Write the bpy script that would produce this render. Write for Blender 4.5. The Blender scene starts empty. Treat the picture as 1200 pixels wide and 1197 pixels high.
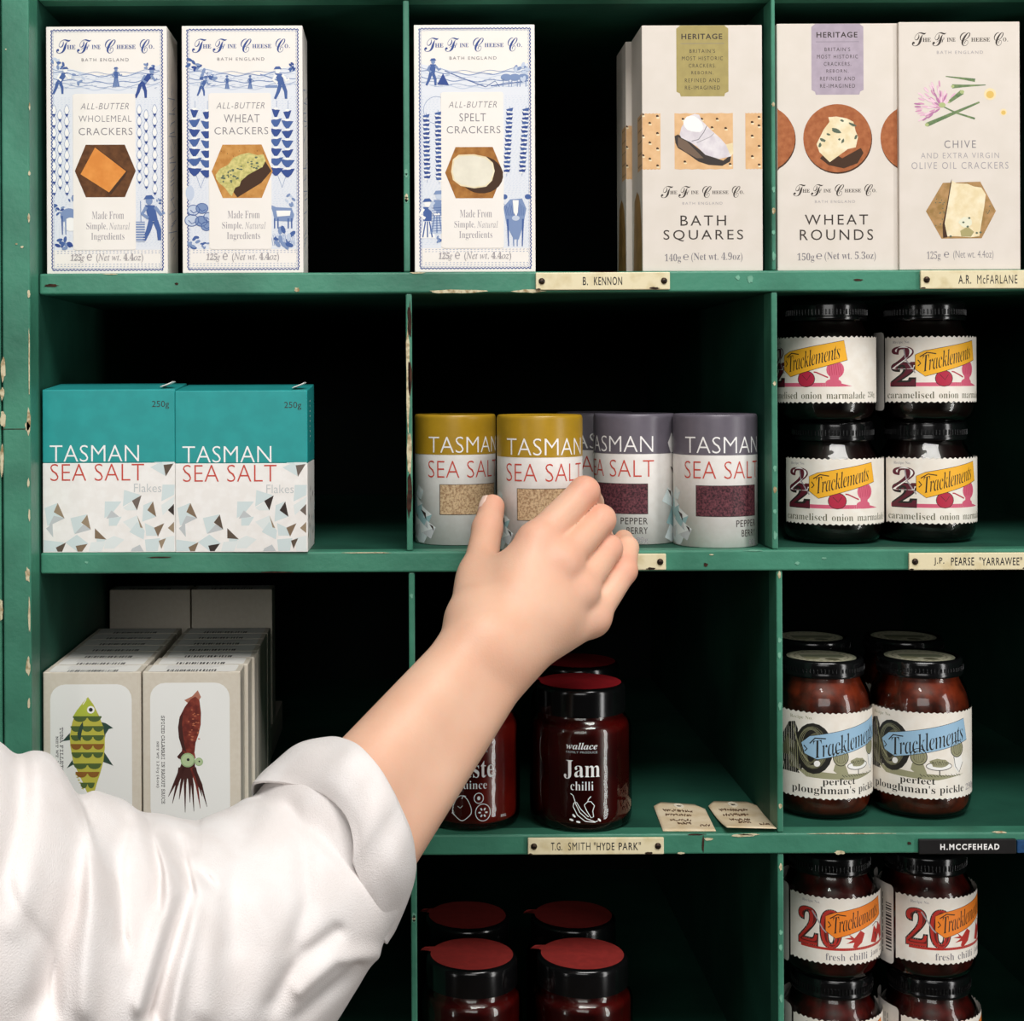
import bpy, bmesh, math, random
import numpy as np
from mathutils import Vector, Matrix
from mathutils.geometry import tessellate_polygon

random.seed(7)
C = bpy.context.scene.collection
SC = bpy.context.scene

# ---------------------------------------------------------------- camera, world, light, exposure
D, EYE, F, VX, VY, ROLL = 0.87, 1.45, 1740.0, 480.0, 450.0, math.radians(0.25)
cam = bpy.data.objects.new('camera', bpy.data.cameras.new('camera'))
C.objects.link(cam)
cam.data.sensor_fit = 'HORIZONTAL'
cam.data.sensor_width = 36.0
cam.data.lens = F / 1200 * 36
cam.data.shift_x = (600 - VX) / 1200
cam.data.shift_y = -(598.5 - VY) / 1200
cam.data.clip_start = 0.02
cam.matrix_world = Matrix.Translation((0, -D, EYE)) @ Matrix.Rotation(math.pi / 2, 4, 'X') @ Matrix.Rotation(-ROLL, 4, 'Z')
SC.camera = cam
SC.view_settings.view_transform = 'Standard'
SC.view_settings.look = 'None'
SC.view_settings.gamma = 1
SC.view_settings.use_curve_mapping = False
SC.view_settings.exposure = -0.08

w = bpy.data.worlds.new('shop_air')
SC.world = w
w.use_nodes = True
w.node_tree.nodes['Background'].inputs[0].default_value = (1.0, 0.97, 0.93, 1)
w.node_tree.nodes['Background'].inputs[1].default_value = 0.02


def area(name, loc, target, sx, sy, power, col):
    l = bpy.data.lights.new(name, 'AREA')
    l.shape = 'RECTANGLE'
    l.size, l.size_y, l.energy, l.color = sx, sy, power, col
    o = bpy.data.objects.new(name, l)
    C.objects.link(o)
    o.location = loc
    o.rotation_euler = (Vector(target) - Vector(loc)).to_track_quat('-Z', 'Y').to_euler()
    return o


area('skylight_lamp', (0.3, -1.2, 2.98), (0.0, 0, 1.38), 1.3, 0.7, 46, (1.0, 0.978, 0.955))
area('shop_front_light', (-0.25, -2.9, 2.1), (0.0, 0, 1.36), 1.4, 0.9, 16, (1.0, 0.985, 0.965))
area('shop_window_light', (1.9, -1.45, 1.35), (0.05, 0, 1.3), 0.34, 2.0, 20, (1.0, 0.985, 0.965))
area('shop_door_light', (-1.75, -1.75, 1.35), (0.0, 0, 1.3), 0.16, 1.9, 5, (1.0, 0.985, 0.965))


def P(px, py, Y):
    """world point at depth Y seen at photo pixel (px, py)"""
    cx, cy = (px - VX) / F, -(py - VY) / F
    c, s = math.cos(-ROLL), math.sin(-ROLL)
    x, z = cx * c - cy * s, cx * s + cy * c
    return Vector((x * (D + Y), Y, EYE + z * (D + Y)))


def on_plane(px, py, z):
    a = P(px, py, 1 - D)
    t = (z - EYE) / (a.z - EYE)
    return Vector((a.x * t, t - D, z))


def X0(px): return (px - VX) * 0.0005
def Z0(py): return EYE - (py - VY) * 0.0005


# ---------------------------------------------------------------- materials
def lin(c):
    return tuple(((v / 255) / 12.92 if v / 255 <= 0.04045 else ((v / 255 + 0.055) / 1.055) ** 2.4) for v in c)


MATS = {}


def mat(rgb, rough=0.55, spec=0.4, noise=0.0, nscale=60.0, bump=0.0, bscale=400.0, coat=0.0, sss=0.0, rgb2=None, lo=0.4, hi=0.65, metal=0.0, detail=4.0, stretch=None):
    key = (rgb, rough, spec, noise, nscale, bump, bscale, coat, sss, rgb2, lo, hi, metal, detail, stretch)
    if key in MATS:
        return MATS[key]
    m = bpy.data.materials.new('surface')
    m.use_nodes = True
    nt = m.node_tree
    b = nt.nodes['Principled BSDF']
    b.inputs['Base Color'].default_value = lin(rgb) + (1,)
    b.inputs['Roughness'].default_value = rough
    b.inputs['Specular IOR Level'].default_value = spec
    b.inputs['Metallic'].default_value = metal
    if coat:
        b.inputs['Coat Weight'].default_value = coat
        b.inputs['Coat Roughness'].default_value = 0.04
    if sss:
        b.inputs['Subsurface Weight'].default_value = sss
        b.inputs['Subsurface Radius'].default_value = (1.0, 0.35, 0.2)
        b.inputs['Subsurface Scale'].default_value = 0.004
    tc = nt.nodes.new('ShaderNodeTexCoord')
    src = tc.outputs['Object']
    if stretch:
        mp = nt.nodes.new('ShaderNodeMapping')
        mp.inputs['Scale'].default_value = stretch
        nt.links.new(src, mp.inputs['Vector'])
        src = mp.outputs['Vector']
    if noise or rgb2:
        n = nt.nodes.new('ShaderNodeTexNoise')
        n.inputs['Scale'].default_value = nscale
        n.inputs['Detail'].default_value = detail
        r = nt.nodes.new('ShaderNodeValToRGB')
        r.color_ramp.elements[0].position, r.color_ramp.elements[1].position = lo, hi
        c2 = rgb2 or tuple(max(0, v * (1 - noise)) for v in rgb)
        r.color_ramp.elements[0].color = lin(c2) + (1,)
        r.color_ramp.elements[1].color = lin(rgb) + (1,)
        nt.links.new(src, n.inputs['Vector'])
        nt.links.new(n.outputs['Fac'], r.inputs['Fac'])
        nt.links.new(r.outputs['Color'], b.inputs['Base Color'])
    if bump:
        n2 = nt.nodes.new('ShaderNodeTexNoise')
        n2.inputs['Scale'].default_value = bscale
        n2.inputs['Detail'].default_value = 3
        bp = nt.nodes.new('ShaderNodeBump')
        bp.inputs['Strength'].default_value = bump
        bp.inputs['Distance'].default_value = 0.001
        nt.links.new(src, n2.inputs['Vector'])
        nt.links.new(n2.outputs['Fac'], bp.inputs['Height'])
        nt.links.new(bp.outputs['Normal'], b.inputs['Normal'])
    MATS[key] = m
    return m


def glass_mat(tint=(245, 245, 240), wob=0.15):
    key = ('glass', tint, wob)
    if key in MATS:
        return MATS[key]
    m = bpy.data.materials.new('clear_glass')
    m.use_nodes = True
    nt = m.node_tree
    nt.nodes.remove(nt.nodes['Principled BSDF'])
    out = nt.nodes['Material Output']
    t = nt.nodes.new('ShaderNodeBsdfTransparent')
    t.inputs[0].default_value = lin(tint) + (1,)
    g = nt.nodes.new('ShaderNodeBsdfGlossy')
    g.inputs['Roughness'].default_value = 0.04
    fr = nt.nodes.new('ShaderNodeFresnel')
    fr.inputs['IOR'].default_value = 1.5
    mx = nt.nodes.new('ShaderNodeMixShader')
    n2 = nt.nodes.new('ShaderNodeTexNoise')
    n2.inputs['Scale'].default_value = 90
    tc = nt.nodes.new('ShaderNodeTexCoord')
    bp = nt.nodes.new('ShaderNodeBump')
    bp.inputs['Strength'].default_value = wob
    bp.inputs['Distance'].default_value = 0.002
    nt.links.new(tc.outputs['Object'], n2.inputs['Vector'])
    nt.links.new(n2.outputs['Fac'], bp.inputs['Height'])
    nt.links.new(bp.outputs['Normal'], g.inputs['Normal'])
    nt.links.new(fr.outputs[0], mx.inputs[0])
    nt.links.new(t.outputs[0], mx.inputs[1])
    nt.links.new(g.outputs[0], mx.inputs[2])
    nt.links.new(mx.outputs[0], out.inputs[0])
    MATS[key] = m
    return m


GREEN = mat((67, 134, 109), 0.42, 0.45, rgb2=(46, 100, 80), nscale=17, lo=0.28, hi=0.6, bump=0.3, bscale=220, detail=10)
GREEN_SHADED = mat((34, 82, 66), 0.6, 0.2, rgb2=(26, 66, 53), nscale=20, lo=0.3, hi=0.65, bump=0.2, bscale=200)  # same paint as the fronts, darkened: interior shade put into the colour
GREEN_DEEP_SHADE = mat((14, 26, 22), 0.7, 0.1, rgb2=(9, 18, 15), nscale=14)  # back panel: the darkness deep in the pigeonholes is painted in as near-black
CHIP = mat((206, 196, 164), 0.8, 0.1, rgb2=(150, 128, 92), nscale=300, lo=0.35, hi=0.55)
RUST = mat((70, 42, 30), 0.8, 0.2, rgb2=(40, 24, 18), nscale=300)
SCUFF = mat((118, 176, 150), 0.6, 0.2, noise=0.1, nscale=200)
PAPER = mat((238, 232, 225), 0.55, 0.3, rgb2=(236, 230, 222), nscale=60)
CARD = mat((220, 211, 201), 0.6, 0.3, rgb2=(216, 207, 196), nscale=60)
BLACK = mat((14, 14, 15), 0.25, 0.5)


# ---------------------------------------------------------------- mesh building
class MB:
    def __init__(s):
        s.v, s.f, s.mi, s.sm, s.mats = [], [], [], [], []

    def add(s, verts, faces, m, smooth=False):
        if m not in s.mats:
            s.mats.append(m)
        k = s.mats.index(m)
        o = len(s.v)
        s.v.extend([tuple(p) for p in verts])
        for f in faces:
            s.f.append([i + o for i in f])
            s.mi.append(k)
            s.sm.append(smooth)

    def box(s, x0, x1, y0, y1, z0, z1, m, bev=0.0, seg=2, fn=None):
        bm = bmesh.new()
        bmesh.ops.create_cube(bm, size=1)
        for v in bm.verts:
            v.co = Vector((x0 + (v.co.x + .5) * (x1 - x0), y0 + (v.co.y + .5) * (y1 - y0), z0 + (v.co.z + .5) * (z1 - z0)))
        if bev:
            bmesh.ops.bevel(bm, geom=bm.edges[:], offset=bev, segments=seg, affect='EDGES', profile=0.5)
        if fn:
            for v in bm.verts:
                v.co = fn(v.co)
        bm.verts.index_update()
        s.add([v.co for v in bm.verts], [[v.index for v in f.verts] for f in bm.faces], m, False)
        bm.free()

    def lathe(s, prof, m, n=64, cx=0, cy=0, cap0=True, cap1=True, smooth=True):
        V, Fc = [], []
        for r, z in prof:
            for i in range(n):
                a = 2 * math.pi * i / n
                V.append((cx + r * math.sin(a), cy - r * math.cos(a), z))
        for j in range(len(prof) - 1):
            for i in range(n):
                Fc.append([j * n + i, j * n + (i + 1) % n, (j + 1) * n + (i + 1) % n, (j + 1) * n + i])
        s.add(V, Fc, m, smooth)
        if cap0:
            s.add(V[:n], [list(range(n))[::-1]], m)
        if cap1:
            s.add(V[-n:], [list(range(n))], m)

    def build(s, name, parent=None, loc=None):
        me = bpy.data.meshes.new(name)
        me.from_pydata(s.v, [], s.f)
        for m in s.mats:
            me.materials.append(m)
        me.polygons.foreach_set('material_index', s.mi)
        me.polygons.foreach_set('use_smooth', s.sm)
        me.update()
        o = bpy.data.objects.new(name, me)
        C.objects.link(o)
        if parent:
            o.parent = parent
        if loc is not None:
            o.location = loc
        return o


def smooth_prof(pts, sub=4):
    """round the corners of a lathe profile a little"""
    out = []
    for i, p in enumerate(pts):
        if i in (0, len(pts) - 1) or len(p) < 3:
            out.append(p[:2])
            continue
        r = p[2]
        a, b, c = Vector(pts[i - 1][:2]), Vector(p[:2]), Vector(pts[i + 1][:2])
        d1, d2 = (a - b), (c - b)
        r1, r2 = min(r, d1.length * .49), min(r, d2.length * .49)
        q1, q2 = b + d1.normalized() * r1, b + d2.normalized() * r2
        for k in range(sub + 1):
            t = k / sub
            q = q1 * (1 - t) ** 2 + b * 2 * t * (1 - t) + q2 * t * t
            out.append((q.x, q.y))
    return out


def thing(name, label, cat, loc=(0, 0, 0), rz=0.0, group=None):
    o = bpy.data.objects.new(name, None)
    C.objects.link(o)
    o.empty_display_size = 0.02
    o.location = loc
    o.rotation_euler = (0, 0, rz)
    o['label'], o['category'] = label, cat
    if group:
        o['group'] = group
    return o


def dup(root, loc, rz, label, group=None):
    """copy a thing with its parts and sub-parts"""
    r = root.copy()
    C.objects.link(r)
    r.location, r.rotation_euler = loc, (0, 0, rz)
    r['label'] = label
    if group:
        r['group'] = group
    for ch in list(root.children):
        c = ch.copy()
        C.objects.link(c)
        c.parent = r
        for g in list(ch.children):
            d = g.copy()
            C.objects.link(d)
            d.parent = c
    return r


# ---------------------------------------------------------------- printed artwork (flat shapes laid on a surface)
TXT = {}


def uni(s, style):
    A, a, d = {'b': (0x1D400, 0x1D41A, 0x1D7CE), 'i': (0x1D434, 0x1D44E, 0x1D7CE), 'bi': (0x1D468, 0x1D482, 0x1D7CE),
               'sc': (0x1D4D0, 0x1D4EA, 0x1D7CE), 'm': (0x1D670, 0x1D68A, 0x1D7F6)}[style]
    o = ''
    for c in s:
        if 'A' <= c <= 'Z':
            o += chr(A + ord(c) - 65)
        elif 'a' <= c <= 'z':
            o += '\u210e' if (style == 'i' and c == 'h') else chr(a + ord(c) - 97)
        elif '0' <= c <= '9':
            o += chr(d + ord(c) - 48)
        else:
            o += c
    return o


def glyphs(s, style, off, sp):
    key = (s, style, off, sp)
    if key not in TXT:
        cu = bpy.data.curves.new('lettering', 'FONT')
        cu.body = uni(s, style) if style != 's' else s
        cu.resolution_u = 3
        cu.offset = off
        cu.space_character = sp
        o = bpy.data.objects.new('lettering', cu)
        C.objects.link(o)
        me = o.to_mesh()
        V = [(v.co.x, v.co.y) for v in me.vertices]
        Fc = [list(p.vertices) for p in me.polygons]
        o.to_mesh_clear()
        bpy.data.objects.remove(o)
        bpy.data.curves.remove(cu)
        x0, x1 = min(v[0] for v in V), max(v[0] for v in V)
        y0, y1 = min(v[1] for v in V), max(v[1] for v in V)
        V = [((x - x0) / (x1 - x0 + 1e-9), 1 - (y - y0) / (y1 - y0 + 1e-9)) for x, y in V]
        TXT[key] = (V, Fc, (x1 - x0) / (y1 - y0 + 1e-9))
    return TXT[key]


def clipx(poly, xa, xb):
    for side, lim in ((1, xa), (-1, xb)):
        out = []
        for i in range(len(poly)):
            p, q = poly[i], poly[(i + 1) % len(poly)]
            a, b = side * (p[0] - lim), side * (q[0] - lim)
            if a >= 0:
                out.append(p)
            if (a >= 0) != (b >= 0):
                t = a / (a - b)
                out.append((p[0] + (q[0] - p[0]) * t, p[1] + (q[1] - p[1]) * t))
        poly = out
        if len(poly) < 3:
            return []
    return poly


class Art:
    def __init__(s, ox=0, oy=0, k=1.0):
        s.it = []
        s.ox, s.oy, s.k = ox, oy, k

    def _t(s, p):
        return ((p[0] - s.ox) * s.k, (p[1] - s.oy) * s.k)

    def raw(s, V, Fc, m, layer, rk=1.0):
        s.it.append(([s._t(p) for p in V], Fc, m, layer, rk))

    def poly(s, pts, m, layer=1):
        if len(pts) <= 4:
            s.raw(pts, [list(range(len(pts)))], m, layer)
        else:
            tr = tessellate_polygon([[Vector((p[0], p[1], 0)) for p in pts]])
            s.raw(pts, [list(t) for t in tr], m, layer)

    def rect(s, x0, y0, x1, y1, m, layer=1):
        s.poly([(x0, y0), (x1, y0), (x1, y1), (x0, y1)], m, layer)

    def rrect(s, x0, y0, x1, y1, r, m, layer=1):
        pts = []
        for cx, cy, a0 in ((x1 - r, y0 + r, -90), (x1 - r, y1 - r, 0), (x0 + r, y1 - r, 90), (x0 + r, y0 + r, 180)):
            for k in range(6):
                a = math.radians(a0 + k * 18)
                pts.append((cx + r * math.cos(a), cy + r * math.sin(a)))
        s.poly(pts, m, layer)

    def ell(s, cx, cy, rx, ry, m, layer=1, rot=0, n=20, jit=0, seed=0):
        rnd = random.Random(seed)
        pts = []
        for i in range(n):
            a = 2 * math.pi * i / n
            q = 1 + (rnd.random() - .5) * jit
            x, y = rx * q * math.cos(a), ry * q * math.sin(a)
            pts.append((cx + x * math.cos(rot) - y * math.sin(rot), cy + x * math.sin(rot) + y * math.cos(rot)))
        s.poly(pts, m, layer)

    def line(s, pts, wd, m, layer=2, closed=False):
        n = len(pts)
        L, R = [], []
        for i, p in enumerate(pts):
            a = pts[i - 1] if (i or closed) else p
            b = pts[(i + 1) % n] if (i < n - 1 or closed) else p
            dx, dy = b[0] - a[0], b[1] - a[1]
            l = math.hypot(dx, dy) or 1
            h = (wd[i] if isinstance(wd, (list, tuple)) else wd) / 2
            L.append((p[0] - dy / l * h, p[1] + dx / l * h))
            R.append((p[0] + dy / l * h, p[1] - dx / l * h))
        Fc = [[i, i + 1, n + i + 1, n + i] for i in range(n - 1)]
        if closed:
            Fc.append([n - 1, 0, n, 2 * n - 1])
        s.raw(L + R, Fc, m, layer, 0.05)

    def ring(s, cx, cy, rx, ry, wd, m, layer=2, n=24):
        s.line([(cx + rx * math.cos(2 * math.pi * i / n), cy + ry * math.sin(2 * math.pi * i / n)) for i in range(n)], wd, m, layer, True)

    def text(s, t, x0, y0, x1, y1, m, layer=4, style='s', off=0.0, sp=1.0, rot=0.0, shear=0.0, quad=None):
        V, Fc, asp = glyphs(t, style, off, sp)
        if x1 is None:
            x1 = x0 + (y1 - y0) * asp
        cx, cy = (x0 + x1) / 2, (y0 + y1) / 2
        out = []
        for u, v in V:
            if quad:
                a, b, c, d = quad
                out.append(tuple((a[k] * (1 - u) + b[k] * u) * (1 - v) + (d[k] * (1 - u) + c[k] * u) * v for k in (0, 1)))
                continue
            x, y = x0 + (x1 - x0) * u + shear * (y1 - y0) * (0.5 - v), y0 + (y1 - y0) * v
            if rot:
                dx, dy = x - cx, y - cy
                x, y = cx + dx * math.cos(rot) - dy * math.sin(rot), cy + dx * math.sin(rot) + dy * math.cos(rot)
            out.append((x, y))
        s.raw(out, Fc, m, layer)

    def emit(s, mb, fn, step=None, z0=0.0):
        rank, z = 0.0, z0
        for V, Fc, m, ly, rk in sorted(s.it, key=lambda q: q[3]):
            rank += rk
            z = z0 + ly * 0.2 + rank * 0.02                          # printing order as a hair's height
            if step is None:
                mb.add([fn(x, y, z) for x, y in V], Fc, m)
                continue
            PV, PF = [], []
            for f in Fc:
                poly = [V[i] for i in f]
                xs = [p[0] for p in poly]
                for k in range(math.floor(min(xs) / step), math.floor(max(xs) / step) + 1):
                    q = clipx(poly, k * step, (k + 1) * step)
                    if len(q) > 2:
                        PF.append(list(range(len(PV), len(PV) + len(q))))
                        PV.extend(fn(x, y, z) for x, y in q)
            if PF:
                mb.add(PV, PF, m)
        return z


def flat(W, H, yfront, k):
    """art units -> the front face of a box: origin top-left, box base at z=0"""
    return lambda x, y, ly: (-W / 2 + min(max(x * k, .0002), W - .0002), yfront - 2e-5 - ly * 3.0e-5, max(.0006, H - y * k))


def curved(R, ztop, k, rot=0.0, kv=1.0):
    """art units along the arc of a cylinder of radius R"""
    def fn(x, y, ly):
        a = (x + rot) * k / R
        r = R + 1e-4 + ly * 3.0e-5
        return (r * math.sin(a), -r * math.cos(a), max(.0008, ztop - y * k * kv))
    return fn


INK = {n: mat(c, 0.5, 0.3) for n, c in dict(
    navy=(46, 72, 138), blue=(66, 94, 152), mid=(122, 143, 182), pale=(192, 202, 219), palest=(221, 224, 230), black=(40, 38, 40), grey=(120, 116, 122), soft=(158, 152, 156),
    lilac=(172, 158, 178), white=(240, 238, 234), red=(196, 72, 58), lgrey=(188, 192, 193), teal=(40, 150, 150), brown=(112, 92, 76), dark=(58, 50, 46), ice=(205, 217, 217), ice2=(220, 226, 224),
    snow=(240, 238, 236), plum=(92, 28, 42), crim=(176, 40, 66), pink=(206, 92, 118), yellow=(240, 176, 44), orange=(232, 128, 40), sky=(150, 186, 212), olive=(96, 94, 72), oliv2=(150, 148, 116), umber=(36, 34, 30), brick=(176, 48, 40)).items()}


def facing(px):
    """turn that points a round thing's front at the middle of the room's viewing spot"""
    return -math.atan((px - VX) / F)
# ---------------------------------------------------------------- the setting
def struct(name, bx, m):
    mb = MB()
    mb.box(*bx, m)
    o = mb.build(name)
    o['kind'] = 'structure'
    return o


struct('floor', (-2.2, 2.2, -3.2, 0.6, -0.05, 0.0), mat((112, 92, 74), 0.6, 0.3, noise=0.3, nscale=8))
struct('wall_back', (-2.2, 2.2, 0.52, 0.6, 0.0, 2.8), mat((150, 146, 138), 0.8, 0.2, noise=0.08, nscale=6))

# ---------------------------------------------------------------- the pigeonhole shelving unit
WALL_X, RIGHT_X, DEPTH = X0(46), X0(1362), 0.46
SH = [(-26, -1), (319, 343.5), (646.5, 671), (979, 1003), (1322, 1346)]     # shelf front edges: top and bottom, photo rows at the shelf plane
unit = thing('shelving_unit', 'old green painted wooden pigeonhole shelving unit with chipped edges and name plates', 'shelf', (0, 0, 0))


def chips(mb, spots):
    """ragged bare patches: (list of (x, z)) on a face at y, seed"""
    for (x0, x1, z0, z1, y, m, seed) in spots:
        rnd = random.Random(seed)
        n = 14
        pts = []
        for i in range(n):
            a = 2 * math.pi * i / n
            q = 0.65 + rnd.random() * .45
            pts.append(((x0 + x1) / 2 + (x1 - x0) / 2 * math.cos(a) * q, y, (z0 + z1) / 2 + (z1 - z0) / 2 * math.sin(a) * q))
        mb.add(pts, [list(range(n))], m)


mb = MB()
mb.box(WALL_X - .02, WALL_X, 0.0, DEPTH, 0.0, 1.86, GREEN_SHADED, 0.001)
mb.box(RIGHT_X, RIGHT_X + .02, 0.0, DEPTH, 0.0, 1.86, GREEN_SHADED, 0.001)
mb.build('side_panel', unit)
PF = -0.025                                                   # front face of the corner post
mb = MB()
pa, pb = P(3, 450, PF).x, P(35.5, 450, PF).x
mb.box(pa, WALL_X, PF, -0.0002, 0.0, 1.90, GREEN, 0.0012, 3)
mb.box(pa, pb, PF - 0.0001, PF + .004, 0.0, 1.90, GREEN, 0.001)
rnd = random.Random(3)
sp = []
for (x0, y0, x1, y1) in ((31, 476, 37, 512), (29, 495, 36, 505), (32, 340, 36, 350), (0, 415, 7, 450), (0, 452, 6, 470), (0, 480, 8, 502), (29, 664, 36, 684), (30, 768, 36, 792), (32, 818, 36, 830), (33, 596, 36, 612), (32, 560, 35, 572), (34, 120, 36, 130), (33, 200, 36, 206), (32.5, 250, 35.5, 262), (0, 520, 5, 560), (0, 700, 4, 730), (33, 700, 36, 745), (33.5, 380, 35.5, 470), (18, 285, 21, 287), (6, 57, 8, 59), (24, 288, 28, 291)):
    a, b = P(x0, y0, PF), P(x1, y1, PF)
    sp.append((a.x, b.x, b.z, a.z, PF - 0.0004, CHIP, rnd.random()))
chips(mb, sp)
mb.box(pa, P(34, 497, PF).x, PF - .0003, PF + .001, P(10, 503, PF).z - .0002, P(10, 503, PF).z + .0002, RUST)
mb.build('corner_post', unit)
mb = MB()
mb.box(RIGHT_X, RIGHT_X + .045, PF, -0.0002, 0.0, 1.90, GREEN, 0.0012, 3)
mb.build('corner_post', unit)
mb = MB()
mb.box(pa - .06, pa - .0012, PF + .001, 0.004, 0.0, 1.90, GREEN, 0.0015, 3)
mb.build('side_trim', unit)
mb = MB()
mb.box(pa - .06, RIGHT_X + .045, PF - .006, DEPTH, 1.76, 1.81, GREEN, 0.003)
mb.build('cornice', unit)
mb = MB()
mb.box(WALL_X - .02, RIGHT_X + .02, DEPTH, DEPTH + .01, 0.0, 1.86, GREEN_DEEP_SHADE)
mb.build('back_panel', unit)

CH = {1: [(500, 572, 339.5, 344.5, CHIP), (600, 640, 340, 344, CHIP), (205, 210, 330, 333, RUST), (345, 352, 336, 342, CHIP), (52, 70, 331, 335, RUST), (862, 868, 324, 330, SCUFF), (876, 883, 323, 334, SCUFF), (1000, 1012, 329, 332, RUST), (480, 500, 319, 321, CHIP), (120, 140, 319.3, 320.5, CHIP), (690, 730, 319, 320.3, RUST)],
      2: [(98, 103, 656, 659, SCUFF), (830, 836, 651, 652.5, CHIP), (823, 829, 661, 666, RUST), (930, 936, 660, 664, SCUFF), (962, 968, 655, 658, SCUFF), (300, 345, 669, 671, RUST), (170, 200, 651, 653, RUST), (400, 460, 647, 648.4, CHIP), (870, 895, 646, 648, SCUFF)],
      3: [(850, 882, 979, 983, CHIP), (862, 890, 978.5, 981, CHIP), (822, 833, 983, 987, CHIP), (800, 826, 978.5, 980.5, RUST), (820, 823, 980, 1003, RUST), (975, 988, 999, 1004, CHIP), (1160, 1178, 977, 980, CHIP), (1060, 1066, 989, 993, RUST), (940, 1060, 978.5, 980, CHIP), (790, 800, 1000, 1003, CHIP)], 0: [], 4: []}
for k, (yt, yb) in enumerate(SH):
    mb = MB()
    mb.box(WALL_X + .0002, RIGHT_X - .0002, 0.0, .014, Z0(yb), Z0(yt), GREEN, 0.0012, 3)
    mb.box(WALL_X + .0002, RIGHT_X - .0002, .0128, DEPTH - .0005, Z0(yb) + .00005, Z0(yt) - .00005, GREEN_SHADED)
    chips(mb, [(X0(a) + .0, X0(b), Z0(d), Z0(c), -0.0003, m, a) for a, b, c, d, m in CH[k]])
    mb.build('shelf', unit)
for px, rows in (((477.5, 479.5, 481.5, 482.5), 0), ((908.3, 908.3, 913, 913), 1)):
    for r in range(4):
        mb = MB()
        x = X0(px[r])
        HW = .0012 if (rows, r) == (1, 0) else .0018
        za_, zb_ = Z0(SH[r + 1][0]) + .0002, Z0(SH[r][1]) - .0002
        mb.box(x - HW, x + HW, 0.0012, .020, za_, zb_, GREEN, 0.0008, 2)
        mb.box(x - HW + .00004, x + HW - .00004, 0.019, DEPTH - .001, za_, zb_, GREEN_SHADED)
        yf = 0.0009
        if rows == 0 and r == 1:
            chips(mb, [(x - .0018, x + .0016, Z0(608), Z0(556), yf, RUST, 5), (x - .0016, x + .0014, Z0(560), Z0(500), yf, CHIP, 6), (x - .0018, x + .0004, Z0(520), Z0(360), yf, CHIP, 8), (x - .001, x + .0018, Z0(400), Z0(352), yf, RUST, 9), (x - .001, x + .0018, Z0(470), Z0(420), yf, RUST, 19)])
        else:
            rr = random.Random(px[r])
            chips(mb, [(x - .0012, x + .001, z, z + .002 + rr.random() * .004, yf, SCUFF if q % 3 else CHIP, q) for q, z in enumerate([Z0(SH[r + 1][0]) + rr.random() * .15 for _ in range(5)])])
        mb.build('divider', unit)

IVORY = mat((226, 214, 178), 0.35, 0.4, rgb2=(206, 190, 146), nscale=120, lo=0.25, hi=0.5)
SCREW = mat((70, 52, 40), 0.4, 0.4, metal=0.6, noise=0.3, nscale=500)


def plate(x0, y0, x1, y1, txt, ink='black', base=None, style='s', screws=True, ty=0.26, off=0.0, sp=1.15):
    mb = MB()
    a, b = Vector((X0(x0), 0, Z0(y0))), Vector((X0(x1), 0, Z0(y1)))
    mb.box(a.x, b.x, -.0022, -.0002, b.z, a.z, base or IVORY, 0.0005)
    if txt:
        A = Art()
        h = y1 - y0
        n = len(txt)
        for q, (t, u0, u1) in enumerate(txt):
            A.text(t, u0, y0 + h * ty, u1, y1 - h * ty, INK[ink], 1, style, off if 'M' in t else off + .012, sp)
        A.emit(mb, lambda x, y, ly: (X0(x), -.0022 - 2e-5 - ly * 3e-5, Z0(y)))
    if base is None:
        chips(mb, [(b.x - .012, b.x - .006, b.z, b.z + .0016, -.00226, SCREW, x0), (a.x, a.x + .003, b.z, b.z + .001, -.00226, SCREW, x1)])
    pl = mb.build('name_plate', unit)
    if base is not None:
        pl['label'] = 'dark embossed tape name plate' if txt else 'blue tape end'
    if screws:
        for sx in (x0 + 7, x1 - 7):
            mb = MB()
            c = Vector((X0(sx), 0, Z0((y0 + y1) / 2)))
            prof = [(.0019, -.0022), (.0017, -.0029), (.0010, -.0033), (.0001, -.0034)]
            n = 16
            V = [(c.x + r * math.cos(2 * math.pi * i / n), y, c.z + r * math.sin(2 * math.pi * i / n)) for r, y in prof for i in range(n)]
            mb.add(V, [[j * n + i, j * n + (i + 1) % n, (j + 1) * n + (i + 1) % n, (j + 1) * n + i] for j in range(3) for i in range(n)], SCREW, True)
            mb.box(c.x - .0013, c.x + .0013, -.0036, -.0031, c.z - .0002, c.z + .0002, BLACK)
            mb.build('screw', pl)


plate(628, 320.5, 785, 341, [('B.', 683, 689), ('KENNON', 696, 729)])
plate(1078, 320, 1236, 341.5, [('A.R.', 1122, 1137), ('McFARLANE', 1144, 1191)])
plate(622, 650, 779, 669, None)
plate(1063, 650.5, 1219, 670.5, [('J.P.', 1092, 1104), ('PEARSE', 1112, 1139), ('"YARRAWEE"', 1145, 1195)])
plate(616, 982, 775, 1001.5, [('T.G.', 643, 656), ('SMITH', 663, 689), ('"HYDE', 693, 717), ('PARK"', 722, 748)])
TAPE = mat((24, 22, 22), 0.4, 0.4, noise=0.2, nscale=300)
plate(1073, 985.5, 1187, 1003, [('H.MCCFEHEAD', 1098, 1167)], 'snow', TAPE, screws=False, ty=0.3, off=0.03, sp=1.3)
plate(1188, 987, 1240, 1002, None, base=mat((30, 74, 120), 0.4, 0.4, noise=0.2, nscale=300), screws=False)
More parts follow.
